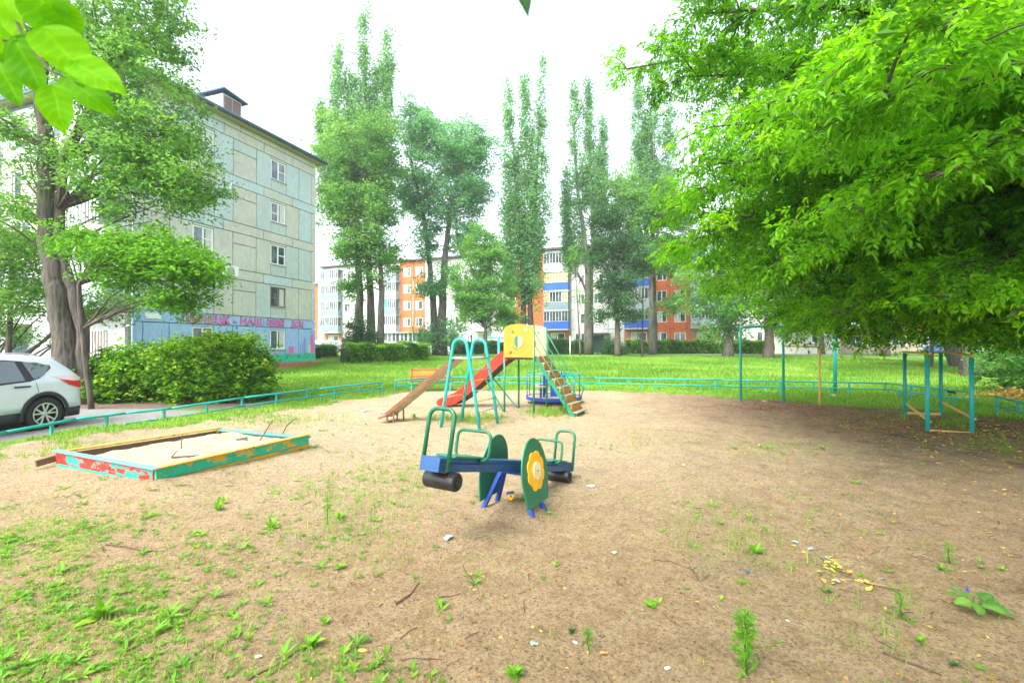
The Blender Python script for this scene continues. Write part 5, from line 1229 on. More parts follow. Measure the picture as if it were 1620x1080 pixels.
# hedges
def hedge(label, p0, p1, wd, h, n, seed, mats=('leaf_bush',), size=.13, ztop=None):
    rng = np.random.default_rng(seed); p0 = np.array(p0, float); p1 = np.array(p1, float); d = p1 - p0; L = np.hypot(*d); d /= L; nn = np.array([-d[1], d[0]])
    s = rng.random(n) * L; face = rng.random(n); q = rng.random(n); top = h * (1 + .07 * np.sin(s * 1.7) + .06 * np.sin(s * 4.1 + 1))
    o = np.where(face < .42, -wd / 2, np.where(face < .52, wd / 2, (q - .5) * wd)); z = np.where(face < .52, q * top, top)
    o += rng.normal(0, .06, n) + .10 * np.sin(s * 2.3 + z * 3); z += rng.normal(0, .06, n); s2 = s + rng.normal(0, .05, n)
    x = p0[0] + d[0] * s2 + nn[0] * o; y = p0[1] + d[1] * s2 + nn[1] * o; z = np.maximum(z, .03) + T(x, y)
    root = thing('clipped_hedge', label, 'hedge', (p0[0], p0[1], 0))
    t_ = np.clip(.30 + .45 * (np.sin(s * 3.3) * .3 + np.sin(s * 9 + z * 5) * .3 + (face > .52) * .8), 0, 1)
    make_leaves('foliage', np.stack([x, y, z], 1), t_, M[mats[0]], size, rng, root, ratio=.6)
    core = MB(); k = max(2, int(L / 1.5)); 
    for i in range(k):
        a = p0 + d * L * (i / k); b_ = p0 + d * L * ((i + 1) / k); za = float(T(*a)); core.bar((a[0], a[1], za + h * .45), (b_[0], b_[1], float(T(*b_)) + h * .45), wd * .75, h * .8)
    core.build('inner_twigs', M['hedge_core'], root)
M['hedge_core'] = plain('dark_twigs', (.035, .045, .02), .5, 12, .95, bm=1, bd=.05)  # very dark green core filling the inside of each hedge
hedge('long clipped hedge in front of the poplar, left of the bench', (px(543, 33), 33), (px(672, 37), 37), 1.5, 1.35, 15000, 31)
hedge('clipped hedge stretch behind the two turquoise slide hoops', (px(712, 52), 52), (px(800, 53), 53), 1.4, 1.3, 7000, 32, ('leaf_mid',), .2)
hedge('clipped hedge between the tower stairs and the entrance door', (px(868, 52), 52), (px(925, 52), 52), 1.5, 1.5, 7000, 33, ('leaf_mid',), .2)
hedge('bright clipped hedge under the orange wall windows', (px(990, 53), 53), (px(1215, 51), 51), 1.5, 1.45, 16000, 34, ('leaf_bush',), .2)
hedge('low clipped hedge piece beside the brick plinth of the mural building', (px(500, 40), 40), (px(524, 42), 42), 1.2, 1.0, 3500, 35, ('leaf_mid',), .16)

# ------------------------------------------------------------------ big rounded bush by the car
rng = np.random.default_rng(41)
bush = thing('bush', 'big rounded bright green bush between the white car and the mural wall', 'bush', (-9.3, 14.2, 0))
BB = [(-10.1, 14.3, .85, 2.7, 1.25, 1.0, 1.6), (-8.45, 14.3, .95, 1.15, 1.15, 1.12, 1), (-9.3, 14.4, 1.3, 1.5, 1.0, .72, .9), (-12.0, 14.1, .7, 1.5, 1.1, .8, .8), (-8.9, 13.9, .5, 1.5, 1.0, .6, .7)]
C, tn, CC = clump_points(BB, 44000, rng, .24, 22, .7, .25)
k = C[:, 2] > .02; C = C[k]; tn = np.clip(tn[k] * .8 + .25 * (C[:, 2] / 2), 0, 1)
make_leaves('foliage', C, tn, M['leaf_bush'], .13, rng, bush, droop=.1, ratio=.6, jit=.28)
mb = MB()
for i in range(46):
    c = CC[rng.integers(len(CC))]; limb(mb, (c[0] * .6 - 9.4 * .4, 14.2 + rng.normal(0, .25), 0), c, .022, .006, rng, .1, 5)
mb.build('branches', M['bark_dark'], bush)
mb = MB()
for k in range(26):
    x = rng.uniform(-11.8, -7.5); y = 14.2 + rng.normal(0, .6); h = rng.uniform(1.7, 2.35); limb(mb, (x, y, .9), (x + rng.normal(0, .15), y, h), .008, .003, rng, 0, 4)
mb.build('stems', M['bark_dark'], bush)

# ------------------------------------------------------------------ the tree on the left
def zz(u, v, z): return (px(u, z), z, py(v, z))
Z1 = 13.2
lt = tree('maple_tree', 'old leaning maple with thick scarred trunk rising behind the white car', (px(112, Z1), Z1, 0),
    [[(px(108, Z1), Z1, -.2, .40), (px(104, Z1), Z1, py(560, Z1), .31), (px(93, Z1), Z1, py(480, Z1), .26), (px(78, Z1), Z1, py(400, Z1), .22), (px(70, Z1), Z1, py(330, Z1), .20), (px(74, Z1), Z1, py(240, Z1), .21), (px(60, Z1), Z1, py(170, Z1), .13), (px(56, Z1), Z1 + .2, py(60, Z1), .13), (px(48, Z1), Z1 + .4, py(-80, Z1), .08)],
     [(px(128, Z1), Z1 + .1, -.2, .24), (px(126, Z1), Z1 + .1, py(540, Z1), .15), (px(113, Z1), Z1 + .1, py(470, Z1), .15), (px(92, Z1), Z1 + .1, py(410, Z1), .13), (px(84, Z1), Z1 + .1, py(330, Z1), .13), (px(92, Z1), Z1 + .1, py(250, Z1), .13), (px(110, Z1), Z1 + .3, py(190, Z1), .12), (px(150, Z1), Z1 + .4, py(100, Z1), .08), (px(182, Z1), Z1 + .5, py(0, Z1), .05)]],
    [blob(120, 20, 13.2, 150, 80, 2.2, 1.0), blob(40, 60, 13.2, 110, 100, 2.2, .8), blob(210, 60, 13.0, 80, 110, 1.8, 1.1), blob(190, 160, 12.8, 110, 80, 1.8, 1.2), blob(255, 235, 12.6, 70, 62, 1.4, 1.0), blob(285, 290, 12.5, 60, 40, 1.2, .75), blob(190, 260, 12.8, 80, 60, 1.6, .9),
     blob(30, 210, 13.2, 70, 60, 1.8, .55), blob(25, 330, 13.4, 70, 60, 1.6, .55), blob(240, 0, 13.2, 60, 80, 1.6, .5), blob(200, 330, 12.6, 60, 26, 1.2, .22)],
    46000, .12, M['leaf_left'], M['bark'], 201, csize=.40, per=56, nbr=90, droop=.35, ratio=.5, brr=.02, shell=.5, flat=.6)
lt2 = tree('maple_sapling', 'bright lime maple bough spreading over the bush before the grey wall', (px(100, 11.8), 11.8, 0),
    [[(px(118, 11.8), 12.3, -.1, .07), (px(112, 11.8), 12.1, py(520, 11.8), .06), (px(118, 11.8), 11.9, py(450, 11.8), .05), (px(165, 11.8), 11.7, py(400, 11.8), .04), (px(250, 11.8), 11.5, py(372, 11.8), .025)]],
    [blob(150, 385, 11.7, 62, 30, 1.0, .9), blob(220, 390, 11.5, 70, 34, 1.0, 1.1), blob(270, 410, 11.4, 60, 36, .9, 1.1), blob(315, 425, 11.4, 40, 26, .7, .55), blob(285, 470, 11.5, 40, 30, .7, .5), blob(200, 440, 11.6, 50, 26, .8, .45)],
    15000, .12, M['leaf_left2'], M['bark_dark'], 202, csize=.32, per=26, nbr=40, droop=.25, ratio=.5, brr=.018, flat=.4)
tree('maple_sapling', 'leafy young maples crowding the far left edge behind the car', (px(20, 14.5), 14.5, 0), [[(px(10, 14.5), 14.5, -.1, .09), (px(18, 14.5), 14.5, py(400, 14.5), .05)], [(px(-30, 15), 15, -.1, .09), (px(-20, 15), 15, py(380, 15), .05)]],
    [blob(20, 400, 14.2, 90, 50, 1.2, 1), blob(40, 470, 14.2, 80, 36, 1.2, .8), blob(-20, 360, 15, 90, 70, 1.5, .8), blob(170, 480, 14.6, 60, 24, 1, .3), blob(15, 520, 15, 40, 24, 1, .25)],
    15000, .12, M['leaf_left'], M['bark_dark'], 203, csize=.4, per=30, nbr=30, ratio=.5, brr=.02)

# ------------------------------------------------------------------ the big ash-leaved maple on the right
rng = np.random.default_rng(61)
mp = thing('maple_tree', 'huge drooping lime and dark green maple overhanging the right of the yard', 'tree', (13.2, 9.6, 0))
def sprays(C, dirs, tint, size, rng, nl=5):
    """compound leaves: a drooping stalk from each point with nl pointed leaflets"""
    n = len(C); D = unit(dirs); L = size * rng.uniform(.7, 1.3, n); S = unit(np.cross(D, np.array([0, 0, 1.0]) + rng.normal(0, .25, (n, 3)))); U = unit(np.cross(S, D))
    P = []; DD = []; NN = []; LL = []; TT = []
    for j in range(nl):
        if j == nl - 1: f = 1.0; sd = 0
        else: f = .35 + .5 * (j // 2) / max(1, (nl - 1) / 2 - .5) ; sd = 1 if j % 2 else -1
        p = C + D * (L * f * 1.2)[:, None] - np.array([0, 0, 1.0]) * (L * f * f * .5)[:, None]
        d = unit(D * (1.0 if sd == 0 else .55) + S * sd * .8 + rng.normal(0, .18, (n, 3)) - np.array([0, 0, .38]))
        P.append(p); DD.append(d); NN.append(unit(U + rng.normal(0, .35, (n, 3)))); LL.append(L * rng.uniform(.75, 1.15, n)); TT.append(np.clip(tint + rng.normal(0, .14, n), 0, 1))
    P, DD, NN = map(np.concatenate, (P, DD, NN)); LL = np.concatenate(LL); TT = np.concatenate(TT)
    V, F = leaf_arrays(P, DD, NN, LL, LL * rng.uniform(.34, .50, len(LL)), .22)
    return V, F, np.repeat(TT, 4)
# boughs: (start, end) in the place; leaf layers hang along them
trunk = [(13.3, 9.4, -.2, .55), (13.1, 9.5, 1.6, .42), (12.6, 9.4, 3.4, .36), (12.0, 9.2, 5.2, .30), (11.4, 9.0, 7.5, .22), (11.0, 8.8, 10.5, .10)]
mb = MB(); mb.tube([q[:3] for q in trunk], [q[3] for q in trunk], 14); mb.build('trunk', M['bark_dark'], mp)
def bpt(u, v, z): return np.array([px(u, z), z, py(v, z)])
boughs = [((12.4, 9.3, 4.0), bpt(1150, 262, 6.6), .13), ((12.2, 9.3, 4.6), bpt(1075, 120, 8.5), .13), ((12.4, 9.3, 3.6), bpt(1140, 355, 8.0), .11), ((12.4, 9.3, 3.4), bpt(1165, 440, 9.5), .10), ((12.4, 9.3, 3.6), bpt(1075, 385, 9.0), .10), ((12.4, 9.3, 3.8), bpt(1100, 300, 8.2), .10), ((12.4, 9.3, 4.2), bpt(1120, 200, 7.4), .10), ((12.4, 9.3, 3.4), bpt(1250, 400, 7.2), .09), ((12.4, 9.3, 3.2), bpt(1150, 455, 11.0), .08),
          ((12.1, 9.2, 5.4), bpt(985, 108, 9.6), .12), ((12.0, 9.1, 5.6), bpt(1100, 20, 7.5), .12), ((12.4, 9.2, 4.0), bpt(1400, 150, 3.6), .12), ((12.4, 9.2, 4.2), bpt(1240, 160, 4.6), .12), ((12.3, 9.2, 4.6), bpt(1450, 40, 3.6), .11),
          ((12.5, 9.3, 3.2), bpt(1330, 500, 7.6), .09), ((12.5, 9.3, 3.0), bpt(1500, 470, 6.2), .09), ((12.4, 9.2, 3.6), bpt(1330, 330, 5.6), .10), ((12.4, 9.2, 3.8), bpt(1480, 280, 4.4), .10), ((11.9, 9.2, 6.0), bpt(1060, 330, 11.5), .10), ((11.8, 9.1, 6.4), bpt(1120, 420, 12.5), .09),
          ((12.0, 9.2, 5.0), bpt(1250, -80, 5.2), .12), ((11.8, 9.2, 6.8), bpt(1080, -60, 10.0), .10), ((12.3, 9.4, 4.0), bpt(1240, 500, 12.5), .09), ((12.6, 9.2, 3.0), bpt(1600, 500, 5.6), .08)]
mb = MB(); SP = []; SD = []; ST = []
for (s0, e0, r0) in boughs:
    s0 = np.array(s0, float); e0 = np.array(e0, float); L = np.linalg.norm(e0 - s0)
    pts = limb(mb, s0, e0, r0, .012, rng, .10, 8, 12, .05); pts = np.array(pts)
    ax = unit((e0 - s0)[None])[0]; sd = unit(np.cross(ax, [0, 0, 1.0])[None])[0]
    nb = int(10 + L * 3.4)
    for j in range(nb):
        f = .14 + .86 * (j + rng.random()) / nb; i = f * 12; a = pts[int(min(i, 11))] + (pts[int(min(i, 11)) + 1] - pts[int(min(i, 11))]) * (i - int(min(i, 11)))
        ln = rng.uniform(.55, 1.5) * (1.15 - .5 * f); tw = unit((ax * rng.uniform(.3, 1.1) + sd * rng.choice([-1, 1]) * rng.uniform(.4, 1.2) + np.array([0, 0, rng.uniform(-.35, .5)]))[None])[0]
        b_ = a + tw * ln; b_[2] -= .25 * ln; limb(mb, a, b_, .016, .004, rng, .10, 5, 4)
        ct = np.clip(.5 + rng.normal(0, .2), 0, 1); ns = int(62 * ln)
        q = rng.random(ns) ** .8; c = a + (b_ - a) * q[:, None] + np.array([0, 0, 1.0]) * (.10 * ln * np.sin(q * np.pi))[:, None] + rng.normal(0, 1, (ns, 3)) * np.array([.13, .13, .09])
        dd = tw * .7 + rng.normal(0, .6, (ns, 3)); dd[:, 2] -= .3
        SP.append(c); SD.append(dd); ST.append(np.full(ns, ct))
mb.build('branches', M['bark_dark'], mp)
# the deep crown behind the boughs, and lobes of it out of view
CB = [(9.6, 10.2, 6.6, 4.8, 3.6, 3.2, 1.6), (12.5, 7.5, 5.5, 4.2, 3.6, 3.6, 1.4), (8.2, 7.0, 7.6, 3.6, 3.0, 2.2, .8), (12.0, 12.5, 5.6, 4.5, 3.0, 3.6, 1.2), (7.4, 12.5, 5.6, 2.6, 2.6, 2.6, .6), (7.6, 4.6, 5.2, 2.8, 1.7, 1.7, .55), (10.5, 10.4, 3.2, 3.0, 2.4, 1.1, .55), (5.6, 9.6, 7.0, 2.2, 2.4, 2.4, .45), (8.4, 6.0, 3.6, 1.8, 1.4, 1.1, .28)]
CB += [(9.5, .5, 7.2, 4.5, 4.5, 2.0, 1.1), (8.6, 7.8, 2.9, 2.4, 1.8, .9, .5), (11.5, 9.0, 3.0, 2.6, 2.2, 1.0, .5), (6.6, 11.5, 3.9, 1.8, 1.6, 1.0, .35), (13.0, 4.5, 3.6, 3.6, 3.0, 2.2, 1.0), (7.6, 1.6, 6.4, 3.4, 3.2, 1.3, 1.0), (8.2, 10.5, 2.55, 2.3, 1.5, .95, .8), (10.6, 8.6, 2.3, 1.8, 1.2, .7, .4), (11.6, 11.0, 2.6, 2.6, 1.5, .9, .6), (9.5, 4.2, 8.0, 4.5, 4.0, 2.0, 1.0), (15.0, 2.0, 6.0, 4.0, 5.0, 4.0, 1.6), (11.5, -3.5, 6.5, 5.0, 4.0, 3.0, 1.5), (9.8, 8.2, 2.6, 2.6, 1.2, .8, .45)]  # low lobes, plus unseen overhead and rear ones added to shade the right side
C, tn, CC = clump_points(CB, 80000, rng, .55, 26, .45, .45)
k = (C[:, 2] > 1.52) & ~((C[:, 0] < 4.2) & (C[:, 1] < 4)); C = C[k]; tn = tn[k]
SP.append(C); d = rng.normal(0, .8, (len(C), 3)); d[:, 2] -= .35; SD.append(d); ST.append(tn)
SP = np.concatenate(SP); SD = np.concatenate(SD); ST = np.concatenate(ST)
keep = (np.hypot(SP[:, 0], SP[:, 1]) > 2.3) & (SP[:, 2] > 1.5)
V, F, TT = sprays(SP[keep], SD[keep], ST[keep], .098, rng)
np_mesh('crown', V, F, M['leaf_near'], mp, TT)
print('maple sprays', keep.sum(), 'tris', len(F))

# the linden under which the viewer stands: its crown is overhead and behind, its twigs hang into view
tree('linden_tree', 'linden tree standing over the path at the near edge of the yard', (-4.2, -4.5, 0), [[(-4.2, -4.5, -.1, .28), (-4.0, -4.4, 2.5, .22), (-3.2, -4.0, 5.5, .16), (-1.5, -3.6, 8.5, .06)]],
     [(-2.5, -3.5, 7.6, 4.5, 3.4, 2.6, 1), (2.5, -2.8, 7.8, 4.5, 3.0, 2.2, 1), (5.5, -3.5, 6.6, 3.5, 2.6, 2.2, .8), (0, -5.5, 6.0, 4.0, 2.5, 2.0, .6)], 17000, .13, M['leaf_mid'], M['bark'], 301, csize=.5, per=40, nbr=30, ratio=.8)
# linden twig reaching in at the top left, a leaf tip at the top middle
def big_leaf(parent, base, tip, nrm, wd, mat, nm='leaf', fine=False):
    """heart-shaped blade with a midrib, raised side veins and a toothed edge when fine"""
    base = Vector(base); tip = Vector(tip); D = (tip - base); L = D.length; D.normalize(); N = Vector(nrm).normalized(); S = D.cross(N).normalized(); N = S.cross(D)
    PF = [0, .02, .10, .25, .42, .58, .74, .87, .94, 1.0]; PW = [0, .30, .46, .52, .50, .43, .31, .16, .07, 0]
    R_ = 34 if fine else 9; Cn = 17 if fine else 5; vs = []; fs_ = []; tv = []; t0 = rb.uniform(.15, .9); ph = rb.uniform(0, 6)
    for i in range(R_ + 1):
        f = i / R_; w_ = float(np.interp(f, PF, PW)); tooth = 1 + (.045 * (1 - 2 * abs((f * 15) % 1 - .5)) if fine else 0)
        for j in range(Cn):
            s_ = -1 + 2 * j / (Cn - 1); back = -.10 * L * max(0, 1 - f / .15) * abs(s_)
            q = (f * 6 - abs(s_) * 1.3) % 1; vein = max(math.exp(-(s_ / .07) ** 2), .8 * math.exp(-((q - .5) / .09) ** 2)) if fine else (1 if s_ == 0 else 0)
            zz_ = -.16 * L * f * f + abs(s_) * wd * .10 + .025 * L * math.sin(f * 9 + s_ * 3 + ph) + (.012 * L * vein if fine else 0)
            vs.append(base + D * (L * f + back) + S * (s_ * w_ * wd * tooth) + N * zz_); tv.append(min(1, t0 + .35 * vein + (.1 * math.sin(f * 5 + s_ * 4 + ph) if fine else 0)))
    for i in range(R_):
        for j in range(Cn - 1): a = i * Cn + j; fs_.append((a, a + 1, a + Cn + 1, a + Cn))
    mb = MB(); mb.add(vs, fs_, True); o = mb.build(nm, mat, parent)
    at = o.data.attributes.new('tint', 'FLOAT', 'POINT'); at.data.foreach_set('value', tv)
ld = thing('linden_branch', 'yellow-green linden twig with big soft leaves hanging in from above left', 'branch', bpt(20, -60, 1.25))
mb = MB(); tp_ = [bpt(-80, -120, 1.6), bpt(-10, -40, 1.4), bpt(30, 50, 1.3), bpt(75, 110, 1.22), bpt(130, 135, 1.15)]; mb.tube([Vector(q) for q in tp_], [.006, .005, .004, .003, .0015], 6)
mb.tube([Vector(bpt(-60, 60, 1.5)), Vector(bpt(20, 62, 1.4)), Vector(bpt(60, 50, 1.3))], .003, 5); mb.build('stem', M['twig'], ld)
for (u0, v0, u1, v1, z, nr, wd) in [(55, -20, 92, 70, 1.20, (.2, -1, .3), .12), (0, -25, 28, 66, 1.3, (-.3, -1, .2), .11), (70, 50, 140, 122, 1.18, (.2, -1, .6), .12), (25, 65, 60, 150, 1.28, (-.2, -1, .3), .11), (82, 140, 96, 210, 1.12, (.1, -1, .1), .085),
                               (120, 100, 192, 140, 1.14, (.1, -1, .5), .085), (108, 125, 178, 176, 1.17, (.3, -1, .3), .08), (-5, 95, 22, 162, 1.35, (.1, -1, .3), .10), (-20, 10, 10, 110, 1.4, (.3, -1, .1), .11), (80, 40, 105, 118, 1.25, (-.4, -1, .2), .10), (90, 10, 112, 66, 1.22, (.5, -1, .1), .09)]:
    big_leaf(ld, bpt(u0, v0, z), bpt(u1, v1, z + rb.uniform(-.03, .03)), nr, wd * .9, M['linden'], fine=True)
l2 = thing('linden_branch', 'single dark green leaf tip poking in at the top middle', 'branch', bpt(815, -40, 1.5))
mb = MB(); mb.tube([Vector(bpt(800, -90, 1.6)), Vector(bpt(815, -50, 1.5))], .002, 5); mb.build('stem', M['twig'], l2)
big_leaf(l2, bpt(815, -50, 1.5), bpt(838, 17, 1.5), (.3, -1, -.2), .06, M['leaf_dark'], fine=True)

# ------------------------------------------------------------------ thin summer haze
HZ = MB(); HZ.box(-140, 160, -40, 170, -1.0, 45); hzm = bpy.data.materials.new('haze_air'); hzm.use_nodes = True; ht = hzm.node_tree; ht.nodes.clear()
pv = ht.nodes.new('ShaderNodeVolumePrincipled'); pv.inputs['Color'].default_value = (.93, .97, 1, 1); pv.inputs['Density'].default_value = .0009; pv.inputs['Anisotropy'].default_value = .2
ho = ht.nodes.new('ShaderNodeOutputMaterial'); ht.links.new(pv.outputs[0], ho.inputs['Volume'])
HZ.build('haze', hzm, None, kind='stuff')

# ------------------------------------------------------------------ grass, weeds, litter
def tufts(name, X, Y, h, mat, rng, blades=4, spread=.05, wd=.012, tint=None, z0=None, kind='stuff', parent=None, hmul=None):
    n = len(X); x = np.repeat(X, blades) + rng.normal(0, spread, n * blades); y = np.repeat(Y, blades) + rng.normal(0, spread, n * blades)
    zg = ground_h(x, y) - .01 if z0 is None else np.full(len(x), z0)
    a = rng.random(len(x)) * 2 * np.pi; H = h * rng.uniform(.45, 1.35, len(x)) * (1 if hmul is None else np.repeat(hmul, blades)); le = rng.uniform(.15, .75, len(x)) * H; W = wd * rng.uniform(.6, 1.4, len(x)) * (1 if hmul is None else np.repeat(np.sqrt(hmul), blades))
    bx, by = np.cos(a), np.sin(a)
    v0 = np.stack([x - by * W, y + bx * W, zg], 1); v1 = np.stack([x + by * W, y - bx * W, zg], 1); v2 = np.stack([x + bx * le, y + by * le, zg + H], 1)
    V = np.stack([v0, v1, v2], 1).reshape(-1, 3); F = np.arange(len(V)).reshape(-1, 3)
    tv = np.clip((.5 if tint is None else np.repeat(tint, blades)) + rng.normal(0, .2, len(x)), 0, 1)
    return np_mesh(name, V, F, mat, parent, np.repeat(tv, 3), kind=kind)
rng = np.random.default_rng(77)
def infield(n, x0, x1, y0, y1, pw=1.0):
    x = rng.uniform(x0, x1, n); y = y0 + (y1 - y0) * rng.random(n) ** pw; return x, y
# lawn beyond the rails
x, y = infield(150000, -16, 30, 7, 42, 1.5); sd = sand_sd(x, y)
k = (sd < -.05 + .35 * vnoise(x, y, .9)) & (np.abs(x) < y * 1.15 + 1) & ~((x < -6.9) & (y < 13.3)) & ~((x < -6.4) & (y < 13.5) & (x < -7.0)) & (rng.random(len(x)) < .45 + 1.1 * (vnoise(x, y, .6) + .4)); x, y = x[k], y[k]
tufts('grass', x, y, .085, M['grass'], rng, 3, .05, .016, tint=.5 + .7 * vnoise(x, y, .5), hmul=.8 * np.clip(y / 13, .8, 2.2) * np.clip(1.1 + vnoise(x, y, .3), .5, 1.7))
# ragged strip along the left rail and the yard edge
x, y = infield(60000, -9.6, 12, 5.5, 18.5); sd = sand_sd(x, y); k = (np.abs(sd + .15) < .42 + .9 * (vnoise(x, y, 1.0) + .1)) & (vnoise(x, y, 2.2) + .25 * vnoise(x, y, 7) > -.12); x, y = x[k], y[k]
tufts('edge_grass', x, y, .085, M['grass'], rng, 4, .04, .009, tint=.6 + .8 * vnoise(x, y, 1.2))
# weeds: ground-hugging rosettes, thick in the near left, thinning towards the middle
def rosettes(name, X, Y, S, mat, rng, nl=7, up=.45, parent=None, kind='stuff', z0=None, tint=None, ratio=.34, broad=True):
    n = len(X); P = []; D = []; N = []; L = []; TT = []
    a0 = rng.random(n) * 6.28; zg = ground_h(X, Y) + .004
    for j in range(nl):
        a = a0 + j * 2.399 + rng.normal(0, .25, n); el = rng.uniform(.1, up * 1.6, n); d = np.stack([np.cos(a) * np.cos(el), np.sin(a) * np.cos(el), np.sin(el)], 1)
        P.append(np.stack([X, Y, zg], 1) + d * (S * .05)[:, None]); D.append(d); nn = np.stack([-np.cos(a) * np.sin(el), -np.sin(a) * np.sin(el), np.cos(el)], 1); N.append(unit(nn + rng.normal(0, .15, (n, 3)))); L.append(S * rng.uniform(.6, 1.25, n)); TT.append(np.clip((.55 if tint is None else tint) + rng.normal(0, .2, n), 0, 1))
    P, D, N = map(np.concatenate, (P, D, N)); L = np.concatenate(L); TT = np.concatenate(TT)
    V, F = (broad_arrays if broad else leaf_arrays)(P, D, N, L, L * ratio * rng.uniform(.7, 1.3, len(L)), .12)
    return np_mesh(name, V, F, mat, parent, np.repeat(TT, 7 if broad else 4), kind=kind)
def dens(x, y):
    """weed cover: near left corner, a thin tail to the middle, patches under the bars"""
    u = px(0, 1) * 0 + 810 + x / y * 740; v = 546 + CAMH * 740 / y
    d = np.clip((v - 800 - .42 * np.maximum(u - 60, 0)) / 170, 0, 1) * 1.0
    d += .30 * np.exp(-((u - 300) / 230) ** 2 - ((v - 850) / 60) ** 2) + .17 * np.exp(-((u - 560) / 160) ** 2 - ((v - 800) / 80) ** 2) + .5 * np.exp(-((u - 60) / 120) ** 2 - ((v - 850) / 30) ** 2)
    d += .04 * np.exp(-((u - 1190) / 120) ** 2 - ((v - 850) / 90) ** 2) + .012 + .05 * np.exp(-((u - 1000) / 200) ** 2 - ((v - 700) / 25) ** 2)
    return np.clip(d * 1.15 * np.clip(.9 + 2.2 * vnoise(x, y, 1.7) + 1.3 * vnoise(x, y, 5), 0, 2.2), 0, 1)
x, y = infield(85000, -9, 9, 1.9, 9.5, 1.35); k = (rng.random(len(x)) < dens(x, y) * .42) & ~inside(x, y, SBX); x, y = x[k], y[k]; S = rng.uniform(.014, .046, len(x)) * np.where(rng.random(len(x)) < .08, 1.9, 1)
rosettes('weeds', x, y, S, M['weed'], rng, 7, ratio=.28, tint=np.clip(.45 + rng.normal(0, .22, len(x)), 0, 1))
x, y = infield(150000, -9, 9, 1.9, 11, 1.3); k = (rng.random(len(x)) < dens(x, y) * .5) & ~inside(x, y, SBX); x, y = x[k], y[k]
tufts('fine_grass', x, y, .05, M['grass'], rng, 4, .025, .0028, tint=.6 + .6 * vnoise(x, y, 2))
# thin grass wisps standing across the sand, thicker grass in the shade by the parallel bars
for (u, v, su, sv, n, h) in [(1190, 860, 70, 40, 240, .09), (1000, 705, 120, 12, 300, .06), (1240, 712, 60, 8, 260, .08), (560, 800, 60, 45, 420, .10), (740, 665, 30, 5, 260, .16), (870, 655, 20, 4, 300, .15), (1470, 650, 60, 10, 420, .10), (1510, 668, 16, 8, 160, .10), (1590, 700, 50, 12, 360, .08), (700, 655, 50, 8, 120, .08), (1400, 1000, 60, 50, 90, .08), (650, 770, 40, 20, 120, .08), (1140, 810, 50, 30, 110, .07), (90, 705, 60, 6, 300, .08), (420, 665, 60, 6, 500, .09)]:
    uu = rng.normal(u, su, n); vv = np.clip(rng.normal(v, sv, n), 600, 1200); z = CAMH * 740 / (vv - 546); x = px(uu, z)
    kk_ = rng.random(len(x)) < (.55 if 690 < v else 1); x, z = x[kk_], z[kk_]
    tufts('grass_wisps', x, z, h * .85, M['grass'], rng, 5, .03, .003 if v > 690 else .005, tint=.55 + .5 * vnoise(x, z, 3))
M['rust_leaf'] = plain('reddish_brown_leaf', (.30, .12, .05), .35, 20, .85)
# dry leaves and crumbs scattered, thick on the right under the maple
def litter(name, n, fx, mat, size, seed, tint=None):
    rg = np.random.default_rng(seed); x, y = fx(n, rg); zg = ground_h(x, y) + .004
    D = rdir(n, rg, -.12, .25); N = unit(rg.normal(0, .25, (n, 3)) + [0, 0, 1]); L = size * rg.uniform(.4, 1.4, n)
    V, F = leaf_arrays(np.stack([x, y, zg], 1), D, N, L, L * rg.uniform(.3, .8, n), .2)
    np_mesh(name, V, F, mat, None, np.repeat(rg.random(n), 4), kind='stuff')
def f_right(n, rg):
    y = 2.2 + 12 * rg.random(n) ** 1.1; x = 2.0 + 9 * rg.random(n) ** .75; k = (x < y * 1.15 + .5); return np.where(k, x, 9.5 - rg.random(n) * 3), np.where(k, y, 9 + rg.random(n) * 2)
def f_all(n, rg): y = 1.9 + 14 * rg.random(n) ** 1.4; return (rg.random(n) * 2 - 1) * y * 1.1, y
def f_bars(n, rg): return rg.normal(9.8, 1.6, n), rg.normal(8.4, 1.3, n)
litter('dry_leaf_litter', 2600, f_right, M['dry'], .042, 1)
litter('dry_leaf_litter', 2600, f_bars, M['dry'], .06, 2)
def f_rust(n, rg): return rg.normal(7.4, 1.3, n), rg.normal(12.3, .8, n)
litter('dry_leaf_litter', 1800, f_rust, M['rust_leaf'], .05, 5)
litter('dry_leaf_litter', 1300, f_right, M['rust_leaf'], .035, 6)
litter('dry_leaf_litter', 1500, f_all, M['dry'], .028, 3)
M['crumb'] = plain('dark_soil_crumb', (.13, .085, .055), .4, 20, .95)
rg = np.random.default_rng(9); n = 2600; x, y = f_all(n, rg); k = ~inside(x, y, SBX); x, y = x[k], y[k]; n = len(x); zg = ground_h(x, y); s = rg.uniform(.003, .011, n)[:, None]
P = np.stack([x, y, zg + .002], 1); oct_ = np.array([(1, 0, 0), (0, 1, 0), (-1, 0, 0), (0, -1, 0), (0, 0, .8)]); V = (P[:, None, :] + oct_[None] * s[:, :, None] * rg.uniform(.6, 1.5, (n, 5, 1))).reshape(-1, 3)
kk = np.arange(n)[:, None] * 5; np_mesh('gravel_crumbs', V, np.concatenate([kk + [0, 1, 4], kk + [1, 2, 4], kk + [2, 3, 4], kk + [3, 0, 4]], 1).reshape(-1, 3), M['crumb'], None, None, kind='stuff')
rg = np.random.default_rng(10); mb = MB()
for i in range(240):
    y = 2.1 + 9 * rg.random() ** 1.3; x = (rg.random() * 2 - 1) * y * 1.05; a = rg.random() * 6.28; L = rg.uniform(.03, .13)
    x2, y2 = x + math.cos(a) * L, y + math.sin(a) * L
    if inside(np.array([x]), np.array([y]), SBX)[0]: continue
    mb.tube([(x, y, G(x, y) + .003), ((x + x2) / 2 + rg.normal(0, .008), (y + y2) / 2, G(x, y) + .008), (x2, y2, G(x2, y2) + .003)], rg.uniform(.0012, .003), 4, cap=False)
